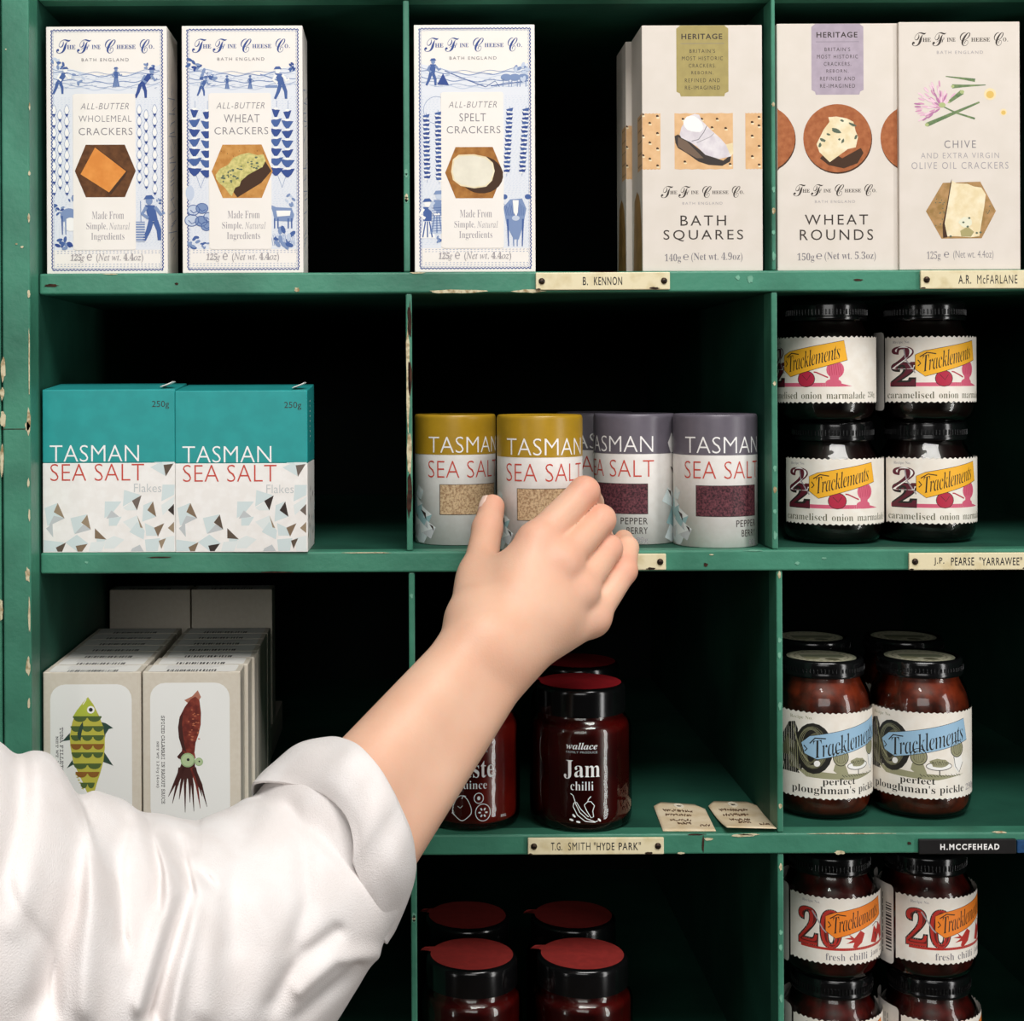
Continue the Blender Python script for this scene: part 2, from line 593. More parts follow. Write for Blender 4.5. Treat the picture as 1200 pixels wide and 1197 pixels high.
# ---------------------------------------------------------------- cracker cartons
SHZ = [Z0(t) + 0.0001 for t, b in SH]
HEX = [(0, .5), (.18, 0), (.82, 0), (1, .5), (.82, 1), (.18, 1)]
CRACK_BROWN = mat((112, 72, 42), 0.6, 0.2, rgb2=(84, 52, 30), nscale=260, lo=.35, hi=.7)
CRACK_GOLD = mat((206, 152, 84), 0.6, 0.2, rgb2=(182, 124, 60), nscale=260, lo=.35, hi=.7)
CRACK_SPELT = mat((176, 122, 62), 0.6, 0.2, rgb2=(146, 94, 44), nscale=260, lo=.35, hi=.7)
CRACK_PALE = mat((226, 186, 140), 0.6, 0.2, rgb2=(214, 170, 122), nscale=160, lo=.35, hi=.7)
CRACK_ROUND = mat((178, 110, 70), 0.6, 0.2, rgb2=(154, 88, 52), nscale=300, lo=.35, hi=.7)
CRACK_HERB = mat((184, 144, 98), 0.6, 0.2, rgb2=(150, 118, 70), nscale=260, lo=.35, hi=.7)
CHEDDAR = mat((228, 150, 70), 0.5, 0.3, rgb2=(214, 132, 54), nscale=120)
STILTON = mat((212, 200, 130), 0.6, 0.2, rgb2=(176, 170, 100), nscale=500, lo=.35, hi=.6)
GOAT = mat((232, 226, 208), 0.6, 0.2, rgb2=(222, 216, 198), nscale=120)
CREAM = mat((238, 226, 196), 0.6, 0.2, rgb2=(226, 208, 166), nscale=160)
MOULD = mat((92, 104, 88), 0.6, 0.2)
SHADE = mat((70, 48, 34), 0.6, 0.2)


def cheese_logo(A, x0, y0, wd, m1, m2, bath=True):
    """swash lettering, x0..x0+wd, small caps line at y0 (units of the art)"""
    k = wd / 755.0
    def X(v): return x0 + (v - 190) * k
    def Y(v): return y0 + (v - 222) * k
    for t, a, b, c, d in (('T', 184, 295, 163, 272), ('F', 345, 455, 163, 272), ('C', 562, 645, 165, 272), ('C', 832, 908, 165, 272)):
        A.text(t, X(a), Y(c), X(b), Y(d), m1, 4, 'sc', -0.004)
    for t, a, b in (('HE', 268, 333), ('INE', 460, 527), ('HEESE', 652, 800), ('O', 903, 930)):
        A.text(t, X(a), Y(207), X(b), Y(238), m1, 4, 'b')
    A.ell(X(940), Y(235), 3.2 * k, 3.2 * k, m1, 4, n=8)
    if bath:
        A.text('BATH ENGLAND', X(380), Y(310), X(745), Y(334), m2, 4, 's', -0.004, 1.35)


def folk(A, x, y, h, m1, m2, lean=0.0, skirt=False):
    """small engraved field worker; feet at (x, y)"""
    u = h / 10.0
    hx = x + lean * u
    A.ell(hx + lean * u * .6, y - 9.2 * u, .8 * u, .9 * u, m2, 4)
    A.poly([(hx + lean * u * .6 - 1.3 * u, y - 9.6 * u), (hx + lean * u * .6 + 1.3 * u, y - 9.7 * u), (hx + lean * u * .6 + .6 * u, y - 10.6 * u), (hx + lean * u * .6 - .7 * u, y - 10.5 * u)], m1, 5)
    A.poly([(hx - 1.1 * u + lean * u * .4, y - 8.3 * u), (hx + 1.2 * u + lean * u * .4, y - 8.2 * u), (x + 1.1 * u, y - 4.4 * u), (x - 1.1 * u, y - 4.5 * u)], m1, 4)
    A.line([(hx + u, y - 7.8 * u), (hx + 2.4 * u, y - 6.0 * u), (hx + 3.2 * u, y - 6.6 * u)], .8 * u, m2, 5)
    A.line([(hx - u, y - 7.8 * u), (hx - 2.0 * u, y - 6.2 * u), (hx - .6 * u, y - 5.2 * u)], .8 * u, m2, 5)
    if skirt:
        A.poly([(x - u, y - 4.5 * u), (x + u, y - 4.5 * u), (x + 2.1 * u, y), (x - 1.9 * u, y)], m2, 4)
        for q in (-.9, 0, .9):
            A.line([(x + q * .6 * u, y - 4.4 * u), (x + q * 1.4 * u, y - .2 * u)], .35 * u, m1, 5)
    else:
        A.line([(x - .5 * u, y - 4.5 * u), (x - 1.2 * u, y - 2.2 * u), (x - 2.2 * u, y)], [1.3 * u, 1.1 * u, .8 * u], m1, 4)
        A.line([(x + .5 * u, y - 4.5 * u), (x + 1.3 * u, y - 2.4 * u), (x + 1.4 * u, y)], [1.3 * u, 1.1 * u, .8 * u], m1, 4)


def leafy(A, cx, cy, r, ms, seed, n=9):
    rr = random.Random(seed)
    for q in range(n):
        a, d = rr.random() * 6.3, rr.random() ** .5 * r
        A.ell(cx + d * math.cos(a), cy + d * math.sin(a), r * .42, r * .22, ms[q % len(ms)], 3 + q % 2, rr.random() * 3, 8)


def blue_carton(name, label, kind, word, x0, y0, x1, y1, Y):
    """tall white carton printed in blue; art units are photo pixels from the front's top left corner"""
    k = (D + Y) / F
    Wd, Hh, dp = 141.5 * k, 290.0 * k, 0.040
    loc = P((x0 + x1) / 2, (y0 + y1) / 2, Y)
    t = thing('cracker_carton', label, 'carton', (loc.x, Y + dp / 2, SHZ[1]), 0.0, 'blue printed cracker cartons')
    mb = MB()
    mb.box(-Wd / 2, Wd / 2, -dp / 2, dp / 2, 0, Hh, PAPER, 0.0004, 2)
    A = Art()
    nv, bl, mi, pa, pl = INK['navy'], INK['blue'], INK['mid'], INK['pale'], INK['palest']
    # tinted grounds and hatching
    A.rect(7, 72, 134.5, 80, pl, 1)
    A.rect(7, 80, 31, 262, pl, 1)
    A.rect(104, 80, 134.5, 262, pl, 1)
    rr = random.Random(word)
    for q in range(90):
        yy = 84 + q * 1.95
        for xa, xb in ((8, 30), (105, 134)):
            xs = xa + rr.random() * 3
            while xs < xb - 2:
                ln = 1.0 + rr.random() * 1.6
                A.line([(xs, yy), (xs + ln, yy - .5)], .35, pa, 2)
                xs += ln + 1.6 + rr.random() * 1.5
    # scalloped border
    for seg in (((6.5, 4.5), (136, 4.5)), ((136, 4.5), (136, 285.5)), ((136, 285.5), (6.5, 285.5)), ((6.5, 285.5), (6.5, 4.5))):
        (ax, ay), (bx, by) = seg
        n = int(max(abs(bx - ax), abs(by - ay)) / .9)
        pts = []
        for q in range(n + 1):
            o = .75 * math.sin(q * 1.35)
            u = q / n
            pts.append((ax + (bx - ax) * u + (o if ax == bx else 0), ay + (by - ay) * u + (o if ay == by else 0)))
        A.line(pts, 1.15, nv, 3)
        A.line([(p[0] + (2.0 if ax < 70 and ax == bx else -2.0 if ax == bx else 0), p[1] + (2 if ay < 99 and ay == by else -2 if ay == by else 0)) for p in pts[::2]], .35, mi, 2)
    cheese_logo(A, 13, 24, 114, nv, INK['grey'])
    # landscape across the top
    for q, (dy, c) in enumerate(((50, mi), (53, mi), (57, pa), (61, mi), (66, mi), (69, pa))):
        pts = [(8 + i * 2.55, dy + 5 * math.sin(i / 50 * math.pi) + 1.2 * math.sin(i * .55 + q * 2)) for i in range(50)]
        A.line(pts, 1.0 if q % 2 else .6, c, 2)
    A.poly([(8, 46), (30, 50), (55, 57), (90, 58), (115, 52), (134, 45), (134, 74), (8, 74)], pl, 1)
    for q in range(60):
        xx, yy = 9 + rr.random() * 124, 57 + rr.random() * 16
        A.line([(xx, yy), (xx + 2 + rr.random() * 4, yy - .6 + rr.random())], .4, mi if q % 3 else pa, 2)
    if kind == 'wholemeal':
        leafy(A, 14, 43, 7, (bl, mi, pa), 1)
        leafy(A, 120, 48, 6, (mi, pa, bl), 2, 8)
        folk(A, 15, 79, 30, bl, INK['white'], 1.6)
        folk(A, 82, 71, 22, bl, mi, 0, True)
        folk(A, 112, 84, 34, nv, mi, 2.2)
        leafy(A, 37, 60, 7, (pa, mi), 3, 7)
        for col, ys in ((9, 8), (16, 9), (24, 8), (109, 7), (117, 8), (127, 9)):
            for q in range(ys):
                yy = 98 + q * 13.2 + (6 if col in (16, 117) else 0)
                if yy > 196:
                    continue
                A.line([(col, yy + 7), (col - 3.2, yy + 1), (col - 1.5, yy - 5), (col, yy - 6.5), (col + 1.5, yy - 5), (col + 3.2, yy + 1), (col, yy + 7)], .4, mi, 3)
                A.ell(col, yy, 2.4, 4.6, INK['white'], 2, 0, 10)
                A.poly([(col - 2.2, yy + 4.6), (col + 2.2, yy + 4.6), (col + .2, yy + 8.2)], nv, 4)
        leafy(A, 14, 214, 6, (bl, mi, nv), 5, 8)
        leafy(A, 31, 203, 5, (bl, mi), 6, 6)
        A.ell(26, 222, 10, 9, mi, 3)
        A.ell(28, 232, 8, 8, INK['white'], 4)
        for xx in (18, 22, 33, 37):
            A.line([(xx, 222), (xx + .5, 244)], [2.2, 1.1], bl if xx != 22 else mi, 5)
        leafy(A, 20, 253, 9, (bl, nv, mi), 7, 10)
        folk(A, 125, 251, 50, bl, mi, -.6, False)
        A.rect(104, 229, 115, 253, mi, 3)
        for q in range(8):
            A.line([(104, 231 + q * 3), (115, 231 + q * 3)], .7, INK['white'], 4)
        A.line([(110, 205), (110.5, 230)], 1.0, mi, 3)
        leafy(A, 132, 204, 4, (bl, mi), 8, 6)
    elif kind == 'wheat':
        leafy(A, 13, 45, 8, (bl, mi, nv), 11, 10)
        leafy(A, 31, 57, 9, (mi, bl, pa), 12, 12)
        leafy(A, 128, 47, 6, (bl, nv), 13, 7)
        folk(A, 23, 82, 22, bl, mi, 1.5)
        folk(A, 117, 86, 36, bl, INK['white'], -.8)
        A.line([(92, 57), (112, 64)], 1.2, mi, 3)
        for cx in (53, 80):
            folk(A, cx, 74, 15, bl, mi, 0, True)
        A.rect(98, 70, 112, 73, mi, 3)
        for cols in ((14.5, 29), (110, 123.5)):
            for ci, cx in enumerate(cols):
                A.line([(cx + 1, 88), (cx, 170), (cols[0] + 7, 190)], .5, mi, 2)
                for q in range(7):
                    yy = 102 + q * 11.4 + (2 if ci else 0)
                    wv = 4.8 + (q > 0) * 2.2 + (q > 4) * 1.6
                    tl = .8 * (1 if (q + ci) % 2 else -1)
                    A.poly([(cx - wv, yy - 3.4 + tl), (cx + wv, yy - 3.8 - tl), (cx + wv * .55, yy + 2.2), (cx + 1.2, yy + 5.6), (cx - 1.4, yy + 5.8), (cx - wv * .6, yy + 2)], bl if q % 2 else nv, 4)
                    A.ell(cx, yy - 4.6, wv * .55, 1.5, INK['white'], 5, 0, 8)
        A.ell(9, 196, 5, 9, pa, 3)
        for q, (cx, cy, r) in enumerate(((13, 216, 7), (23, 214, 7), (11, 228, 8), (22, 229, 7), (31, 224, 6), (28, 235, 6))):
            A.ell(cx, cy, r, r * .85, mi if q % 2 else pa, 3 + q % 2)
            A.ring(cx, cy, r, r * .85, .8, bl, 5)
            A.line([(cx - r * .5, cy), (cx, cy + r * .5), (cx + r * .6, cy + r * .2)], .9, bl, 5)
        leafy(A, 14, 254, 8, (bl, mi), 16, 8)
        leafy(A, 27, 256, 5, (bl, mi), 17, 6)
        A.poly([(103, 210), (110, 213), (128, 214), (131, 222), (129, 230), (108, 229), (106, 219)], mi, 3)
        A.poly([(110, 217), (127, 217), (126, 223), (111, 224)], INK['white'], 4)
        for xx in (108, 112, 124, 128):
            A.line([(xx, 226), (xx, 238)], 1.6, bl, 4)
        leafy(A, 127, 205, 7, (pa, mi), 18, 8)
        leafy(A, 119, 250, 12, (mi, bl, pa), 19, 16)
        for q in range(14):
            A.line([(104 + q * 2, 246 - (q % 3)), (106 + q * 2, 258)], .5, mi, 3)
    else:
        leafy(A, 21, 50, 6, (pa, mi), 21, 7)
        leafy(A, 126, 56, 9, (mi, pa), 22, 12)
        folk(A, 21, 71, 30, bl, mi, .3)
        A.poly([(27, 70), (34, 57), (41, 71)], nv, 4)
        A.line([(36, 54), (60, 64), (84, 73)], 1.0, bl, 3)
        A.line([(90, 72), (134, 66)], 1.2, bl, 3)
        A.line([(84, 73), (95, 66), (100, 73)], .8, bl, 3)
        for cx in (108, 118, 128):
            A.ell(cx, 62, 6.5, 4.2, mi, 3)
            A.line([(cx - 3, 63), (cx - 4, 73)], 1, mi, 3)
            A.line([(cx + 3, 63), (cx + 3, 73)], 1, mi, 3)
        A.ring(26, 100, 15, 16, .5, mi, 2)
        for cx, dx, y0c, n in ((14, 1, 107, 15), (28, 1, 104, 16), (112, -4, 100, 15), (131, -5, 100, 15)):
            A.line([(cx, y0c - 4), (cx + dx, y0c + n * 5.2)], .5, mi, 2)
            for q in range(n):
                yy, xx = y0c + q * 5.1, cx + dx * q / n
                sg = 1 if q % 2 else -1
                A.poly([(xx - 4.2, yy - 1.6 - sg), (xx + 4.2, yy - 1.6 + sg), (xx + 3, yy + 1.6), (xx - 3, yy + 1.6)], nv if q % 3 else bl, 4)
                A.ell(xx + sg * 1.5, yy + 2.5, 2.2, 1.2, INK['white'], 5, 0, 8)
        folk(A, 15, 250, 44, bl, INK['white'], 0, True)
        folk(A, 26, 245, 48, mi, pa, .3, True)
        for q in range(10):
            A.line([(20, 215 + q * 3), (33, 214 + q * 3)], .6, bl, 6)
        leafy(A, 31, 252, 6, (bl, mi), 23, 9)
        for dx in (-4, 4):
            A.ell(119 + dx * 3.4, 202, 3.5, 3, bl, 3)
        A.poly([(104, 214), (112, 205), (126, 204), (131, 216), (127, 236), (122, 252), (116, 252), (108, 236)], mi, 3)
        A.poly([(115, 206), (122, 206), (121, 220), (119, 226), (116, 220)], INK['white'], 5)
        A.ell(118.5, 227, 4.5, 3, pa, 5)
        for xx in (109, 115, 121, 127):
            A.line([(xx, 228), (xx + (1 if xx < 118 else -1), 260)], [2.4, 1.2], bl if xx in (109, 127) else mi, 4)
        for q in range(12):
            A.line([(105 + q * 2.1, 210 + q % 3 * 2), (108 + q * 1.8, 224)], .5, bl, 4)
    # white centre panel and lettering
    A.rrect(31.5, 79, 104.5, 262, 3, PAPER, 6)
    T = lambda s, a, b, c, d, m, st='s', of=-0.006, sp=1.1, sh=0: A.text(s, a, c, b, d, m, 7, st, of, sp, 0, sh)
    T('ALL-BUTTER', 41, 97.5, 90, 97.4, INK['grey'], 's', -0.008, 1.15, .22)
    if word == 'WHOLEMEAL':
        T(word, 38, 100, 104.5, 112, INK['grey'], 's', -0.01)
    elif word == 'WHEAT':
        T(word, 49, 91, 104, 113.5, INK['grey'])
    else:
        T(word, 53, 84, 104, 113.5, INK['grey'])
    T('CRACKERS', 38, 101, 119, 127.5, INK['grey'])
    T('Made From', 53, 90.5, 217, 226, INK['soft'], 'b', -0.008, 1.0)
    T('Simple,', 46.5, 71, 230, 240, INK['soft'], 'b', -0.008, 1.0)
    T('Natural', 73, 97.5, 230, 238.4, INK['soft'], 'i', 0)
    T('Ingredients', 52, 91, 242, 252.5, INK['soft'], 'b', -0.008, 1.0)
    # dotted strip and weight
    for yy in (263.5, 266, 279, 281.5):
        for q in range(30):
            A.line([(12 + q * 4.1, yy), (14 + q * 4.1, yy - .3)], .5, mi, 2)
    A.text('125g', 28, 266.8, 44, 276.8, INK['soft'], 7, 'i', 0.0, 1, 0, .15)
    A.text('\u212e', 47, 266.8, 53, 274.4, INK['soft'], 7)
    A.text('(Net wt. 4.4oz)', 58, 266.4, 113, 277, INK['soft'], 7, 'i', 0.0)
    fn = flat(Wd, Hh, -dp / 2, k)
    top = A.emit(mb, fn)
    # printing that runs round onto the right side
    S = Art()
    for q in range(46):
        yy = 70 + q * 4.4
        S.line([(6 + rr.random() * 50, yy), (22 + rr.random() * 50, yy - 8)], .9, mi, 2)
    S.line([(6 + .6 * math.sin(i * 1.3), 5 + i) for i in range(280)], 1.0, nv, 3)
    S.emit(mb, lambda x, y, ly: (Wd / 2 + 2e-5 + ly * 3e-5, -dp / 2 + min(x * k, dp - .001), max(.0006, Hh - y * k)))
    mb.build('carton_body', t)
    # the picture of the cracker
    pb = MB()
    B = Art()
    hx0, hx1, hy0, hy1 = (33.3, 104.7, 138.8, 200.3) if kind == 'wholemeal' else (34.5, 106, 139.5, 202) if kind == 'wheat' else (36, 104, 143.5, 203.5)
    base = {'wholemeal': CRACK_BROWN, 'wheat': CRACK_GOLD, 'spelt': CRACK_SPELT}[kind]
    B.poly([(hx0 + (hx1 - hx0) * u, hy0 + (hy1 - hy0) * v) for u, v in HEX], base, 7)
    if kind == 'wholemeal':
        B.poly([(58, 142), (95, 170), (92, 176), (76, 197), (72, 196), (60, 160)], SHADE, 8)
        B.poly([(57, 142), (93.3, 170), (73.3, 194.7), (40, 173.3)], CHEDDAR, 9)
    elif kind == 'wheat':
        B.poly([(hx0 + 60, hy0 + 15), (hx0 + 70, hy0 + 31), (hx0 + 58, hy0 + 45), (hx0 + 30, hy0 + 62), (hx0 + 25, hy0 + 55), (hx0 + 40, hy0 + 30)], SHADE, 8)
        B.poly([(39, 175), (44, 168), (54, 163), (60, 155), (69, 151), (78, 149), (88, 152), (95, 151), (98, 158), (94, 166), (86, 170), (77, 175), (69, 182), (67, 188), (62, 190), (58, 200), (55, 197), (50, 190), (43, 184), (40, 180)], STILTON, 9)
        rr2 = random.Random(4)
        for q in range(34):
            u = rr2.random()
            cx, cy = 46 + u * 46, 182 - u * 24 + (rr2.random() - .5) * 15
            B.ell(cx, cy, .9 + rr2.random(), .7 + rr2.random() * .7, MOULD, 10, 0, 7)
        for q in range(8):
            B.ell(46 + q * 7, 147 + (q % 3) * 3, .5, .5, SHADE, 8, 0, 6)
    else:
        B.ell(78, 176, 26, 22, SHADE, 8, .1, 24)
        pts = [(43, 172), (45, 158), (52, 152.5), (70, 152), (84, 155), (92, 162), (94, 172), (91, 183), (84, 190), (70, 192), (54, 189), (45, 182)]
        B.poly(pts, CREAM, 9)
        B.poly([(69 + (x - 69) * .93, 172 + (y - 172) * .92) for x, y in pts], GOAT, 10)
    B.emit(pb, fn, None, top)
    pb.build('cracker_picture', t)
    return t


blue_carton('cracker_carton', 'white carton with blue farm print, wholemeal cracker and orange cheese slab picture', 'wholemeal', 'WHOLEMEAL', 54.3, 30.7, 196, 320, 0.004)
blue_carton('cracker_carton', 'white carton with blue farm print, wheat cracker topped with crumbly yellow cheese picture', 'wheat', 'WHEAT', 213.4, 30.7, 355, 320, 0.003)
blue_carton('cracker_carton', 'white carton with blue farm print, spelt cracker with round white cheese picture', 'spelt', 'SPELT', 485.6, 30.7, 627, 320, 0.003)

PANEL = {'olive': mat((168, 152, 92), 0.45, 0.4, noise=0.05, nscale=200), 'lilac': mat((176, 162, 176), 0.45, 0.4, noise=0.05, nscale=200)}
SIDE_BROWN = mat((176, 136, 80), 0.5, 0.3, rgb2=(150, 112, 62), nscale=60)



def plain_carton(label, kind, x0, y0, x1, y1, Y, tilt=0.0, front=True):
    k = (D + Y) / F
    Wd, dp = (x1 - x0) * k, 0.040
    Hh = P((x0 + x1) / 2, y0, Y).z - SHZ[1]
    loc = P((x0 + x1) / 2, (y0 + y1) / 2, Y)
    t = thing('cracker_carton', label, 'carton', (loc.x, Y + dp / 2, SHZ[1]), tilt, 'cream cracker cartons')
    mb = MB()
    mb.box(-Wd / 2, Wd / 2, -dp / 2, dp / 2, 0, Hh, CARD, 0.0004, 2)
    fn = flat(Wd, Hh, -dp / 2, k)
    A, B, B1, B2, H = Art(), Art(), Art(), Art(), Art()
    bk, gr = INK['dark'], INK['grey']
    if kind in ('squares', 'rounds'):
        cx = 70.5
        a = 40.5
        H.poly([(a, 4), (a + 4, 1), (a + 4, 0.3), (a + 57, 0.3), (a + 57, 1), (a + 61, 4), (a + 61, 78), (a + 57, 80), (a + 56, 83.5), (a + 5, 83.5), (a + 4, 80), (a, 78)], PANEL['olive' if kind == 'squares' else 'lilac'], 1)
        H.text('HERITAGE', a + 6, 10, a + 54, 16.5, bk, 3, 's', 0.02, 1.15)
        H.line([(a + 5, 21.5), (a + 56, 21.5)], .5, gr, 2)
        for q, (s, w) in enumerate((("BRITAIN'S", 30), ('MOST HISTORIC', 48), ('CRACKERS.', 32), ('REBORN,', 26), ('REFINED AND', 41), ('RE-IMAGINED', 41))):
            H.text(s, a + 30.5 - w / 2, 28 + q * 8.6, a + 30.5 + w / 2, 32.5 + q * 8.6, bk, 3, 's', 0, 1.3)
        cheese_logo(A, 22.5 if kind == 'squares' else 19.5, 196, 97, bk, INK['soft'])
        if kind == 'squares':
            A.text('BATH', 44.5, 223, 98, 235, bk, 3, 's', 0, 1.3)
            A.text('SQUARES', 24.5, 240, 118, 253.5, bk, 3, 's', 0, 1.3)
            A.text('140g', 26, 268, 45, 279, gr, 3, 'b', -0.008)
            A.text('\u212e', 47.5, 268.5, 54, 275.5, gr, 3)
            A.text('(Net wt. 4.9oz)', 57, 266.5, 117, 278, gr, 3, 'b', -0.008)
        else:
            A.text('WHEAT', 32, 224, 106, 236, bk, 3, 's', 0, 1.3)
            A.text('ROUNDS', 26, 241.5, 112, 254, bk, 3, 's', 0, 1.3)
            A.text('150g', 23, 269, 43, 280, gr, 3, 'b', -0.008)
            A.text('\u212e', 45, 269.5, 52, 276.5, gr, 3)
            A.text('(Net wt. 5.3oz)', 55, 267.5, 115, 279, gr, 3, 'b', -0.008)
        if kind == 'squares':
            def biscuit(B, xa, xb, pts):
                n = 10
                top = [(xa + (xb - xa) * i / n, 103 + (.7 if i % 2 else 0)) for i in range(n + 1)]
                bot = [(xb - (xb - xa) * i / n, 168.5 + (.8 if i % 2 else 0)) for i in range(n + 1)]
                B.poly(top + bot, CRACK_PALE, 2)
                for x, y in pts:
                    B.ell(x, y, 1.7, 1.5, SHADE, 3, .5, 8)
                    B.ell(x + .6, y + 1.8, 2, 1.0, CREAM, 3, 0, 8)
            holes = [(0, 0), (8, 10), (17, 2), (17, 22), (8, 33), (17, 40), (8, 52), (17, 60), (0, 25), (0, 48)]
            biscuit(B1, 0.3, 21.5, [(x + 1, y + 104.5) for x, y in holes])
            biscuit(B2, 121, 141, [(x + 122 + 3, y + 106) for x, y in ((12, 2), (12, 12), (4, 24), (12, 36), (4, 48), (12, 58), (4, 8))])
            biscuit(B, 38, 106.5, [(x, y) for x, y in ((48, 110), (70, 110), (88, 110), (98, 121), (82, 120), (50, 160), (98, 150), (103, 163), (43, 142))])
            B.poly([(38, 130), (42, 128), (50, 132), (60, 140), (75, 152), (95, 159), (103, 153), (105, 150), (103, 160), (94, 165), (78, 164), (66, 160), (52, 150), (42, 144), (39, 138)], INK['dark'], 4)
            B.poly([(42, 131), (52, 136), (62, 146), (72, 156), (64, 156), (50, 148), (42, 142)], INK['brown'], 5)
            rind = mat((226, 220, 222), 0.6, 0.3, rgb2=(206, 198, 204), nscale=160)
            B.poly([(46, 120), (52, 110), (56, 106), (62, 104), (67, 105), (70, 112), (76, 118), (82, 124), (92, 133), (98, 140), (106, 150), (104, 154), (90, 157), (74, 152), (64, 142), (56, 137), (46, 132), (44, 128)], rind, 6)
            B.line([(58, 136), (66, 134), (72, 126), (76, 118)], .8, INK['grey'], 7)
            B.line([(64, 138), (80, 131), (84, 127)], .7, INK['soft'], 7)
            B.ell(60, 116, 12, 9, INK['white'], 7, .5, 14, .15, 2)
            B.poly([(98, 140), (106, 138), (107, 150), (104, 154)], CREAM, 7)
        else:
            for Q, cx, cy, r in ((B, 70.5, 134.5, 40), (B1, -18, 134.5, 39), (B2, 160, 134.5, 39)):
                pts, shd = [], []
                for i in range(48):
                    an = 2 * math.pi * i / 48
                    pts.append((min(141.2, max(0.3, cx + r * math.cos(an))), cy + r * math.sin(an)))
                    shd.append((min(141.2, max(0.3, cx + .5 + (r + .3) * math.cos(an))), cy + 1.5 + (r + .3) * math.sin(an)))
                Q.poly(shd, SHADE, 1)
                Q.poly(pts, CRACK_ROUND, 2)
            B.poly([(60, 148), (76, 158), (98, 146), (101, 152), (94, 164), (78, 170), (60, 166), (50, 158)], SHADE, 3)
            off = lambda pts: [((x - 84) / 7.5 + 0.6, (y) / 7.5 + 93.3) for x, y in pts]
            B.poly(off([(530, 125), (600, 118), (690, 135), (750, 165), (770, 250), (790, 300), (770, 390), (700, 405), (610, 470), (540, 520), (490, 470), (450, 430), (425, 360), (450, 310), (490, 230), (540, 165)]), CREAM, 4)
            for x, y, a, b in ((600, 245, 40, 18), (480, 325, 26, 14), (655, 335, 12, 22), (740, 190, 40, 12), (650, 155, 18, 9), (770, 300, 12, 20), (455, 370, 12, 20), (530, 275, 18, 9), (625, 320, 10, 10), (580, 230, 20, 10)):
                (px, py), = off([(x, y)])
                B.ell(px, py, a / 7.5, b / 7.5, MOULD, 5, .4, 10, .4, x)
    else:
        o = lambda x, y: ((x - 30) / 8.0, (y - 40) / 8.0 + 40)          # from the close view of the chive carton
        cheese_logo(A, 16.5, 21, 112, bk, INK['soft'])
        A.text('CHIVE', 53, 139, 90, 148, gr, 3, 's', -0.006, 1.25)
        A.text('AND EXTRA VIRGIN', 25.5, 153.5, 117, 160, INK['soft'], 3, 's', -0.008, 1.25)
        A.text('OLIVE OIL CRACKERS', 14.5, 164.5, 128, 172.5, INK['soft'], 3, 's', -0.006, 1.25)
        A.text('125g', 32, 269, 48, 280.5, gr, 3, 'b', -0.01)
        A.text('\u212e', 52, 269.5, 58, 276.5, gr, 3)
        A.text('(Net wt. 4.4oz)', 63, 268, 110, 279.5, gr, 3, 's', -0.01)
        gstem = mat((126, 146, 100), 0.6, 0.2, rgb2=(96, 120, 84), nscale=300)
        gl = mat((172, 184, 128), 0.6, 0.2)
        for pts, wd, m in (([(470, 232), (600, 248), (745, 270)], [1, 2.2, 4], gstem), ([(530, 326), (640, 322), (845, 314)], [5, 3, 1], gstem), ([(495, 475), (625, 378)], [3, 6], gstem), ([(290, 685), (560, 570), (785, 475)], [5, 3.5, 2], gstem), ([(455, 520), (560, 572), (742, 630)], [1.5, 2.0, 2.4], gstem)):
            B1.line([o(*p) for p in pts], wd, m, 2)
        for x, y, a in ((535, 326, 2), (622, 378, 2.6), (292, 685, 2.4), (497, 474, 1.5)):
            B1.ell(*o(x, y), a, a * .8, gl, 3)
        pk = [mat(c, 0.6, 0.2) for c in ((204, 148, 178), (222, 176, 198), (180, 122, 160), (232, 200, 212))]
        rr = random.Random(9)
        for q in range(70):
            an = math.pi * (0.78 + rr.random() * .98)
            r0 = 40 + rr.random() * 190
            cx, cy = o(430 + r0 * math.cos(an), 520 + r0 * math.sin(an))
            B1.ell(cx, cy, 4.2, 1.1, pk[q % 4], 3 + q % 4, an, 8)
        B1.ell(*o(435, 500), 4, 3, gl, 7)
        for x, y, r in ((885, 400, 7), (1010, 570, 4)):
            px, py = o(x, y)
            A.ell(px, py, r, r, mat((236, 216, 172), .3, .5), 2)
            A.ell(px, py + .5, r * .65, r * .62, mat((222, 186, 104), .3, .5), 3)
        h = lambda x, y: ((x - 22) / 7.98, (y - 0) / 7.98 + 165)
        B.poly([h(*p) for p in ((270, 455), (430, 190), (780, 180), (925, 455), (790, 710), (415, 712))], CRACK_HERB, 2)
        for q in range(16):
            B.ell(*h(360 + rr.random() * 90, 330 + rr.random() * 260), .8, .7, MOULD, 3, 0, 6)
        for q in range(7):
            B.ell(*h(835 + rr.random() * 40, 400 + rr.random() * 110), .7, .6, MOULD, 3, 0, 6)
        B.poly([h(*p) for p in ((500, 190), (515, 150), (480, 400), (445, 560), (470, 700), (430, 705), (425, 580), (470, 380))], SHADE, 3)
        B.poly([h(*p) for p in ((515, 170), (560, 195), (660, 200), (720, 225), (790, 235), (830, 300), (815, 420), (790, 560), (770, 690), (690, 700), (560, 690), (500, 690), (470, 690), (445, 570), (475, 400), (495, 280))], CREAM, 4)
        B.poly([h(*p) for p in ((590, 640), (660, 600), (720, 650), (690, 695), (600, 692))], mat((168, 158, 110), .6, .2), 5)
        for x, y in ((675, 520), (660, 600), (745, 660), (780, 655), (500, 690), (620, 560)):
            B.ell(*h(x, y), 1.5, 1.2, MOULD, 6, 0, 8)
        B.ell(*h(640, 560), 8, 6, mat((226, 224, 200), .6, .2), 5, 0, 14, .2, 3)
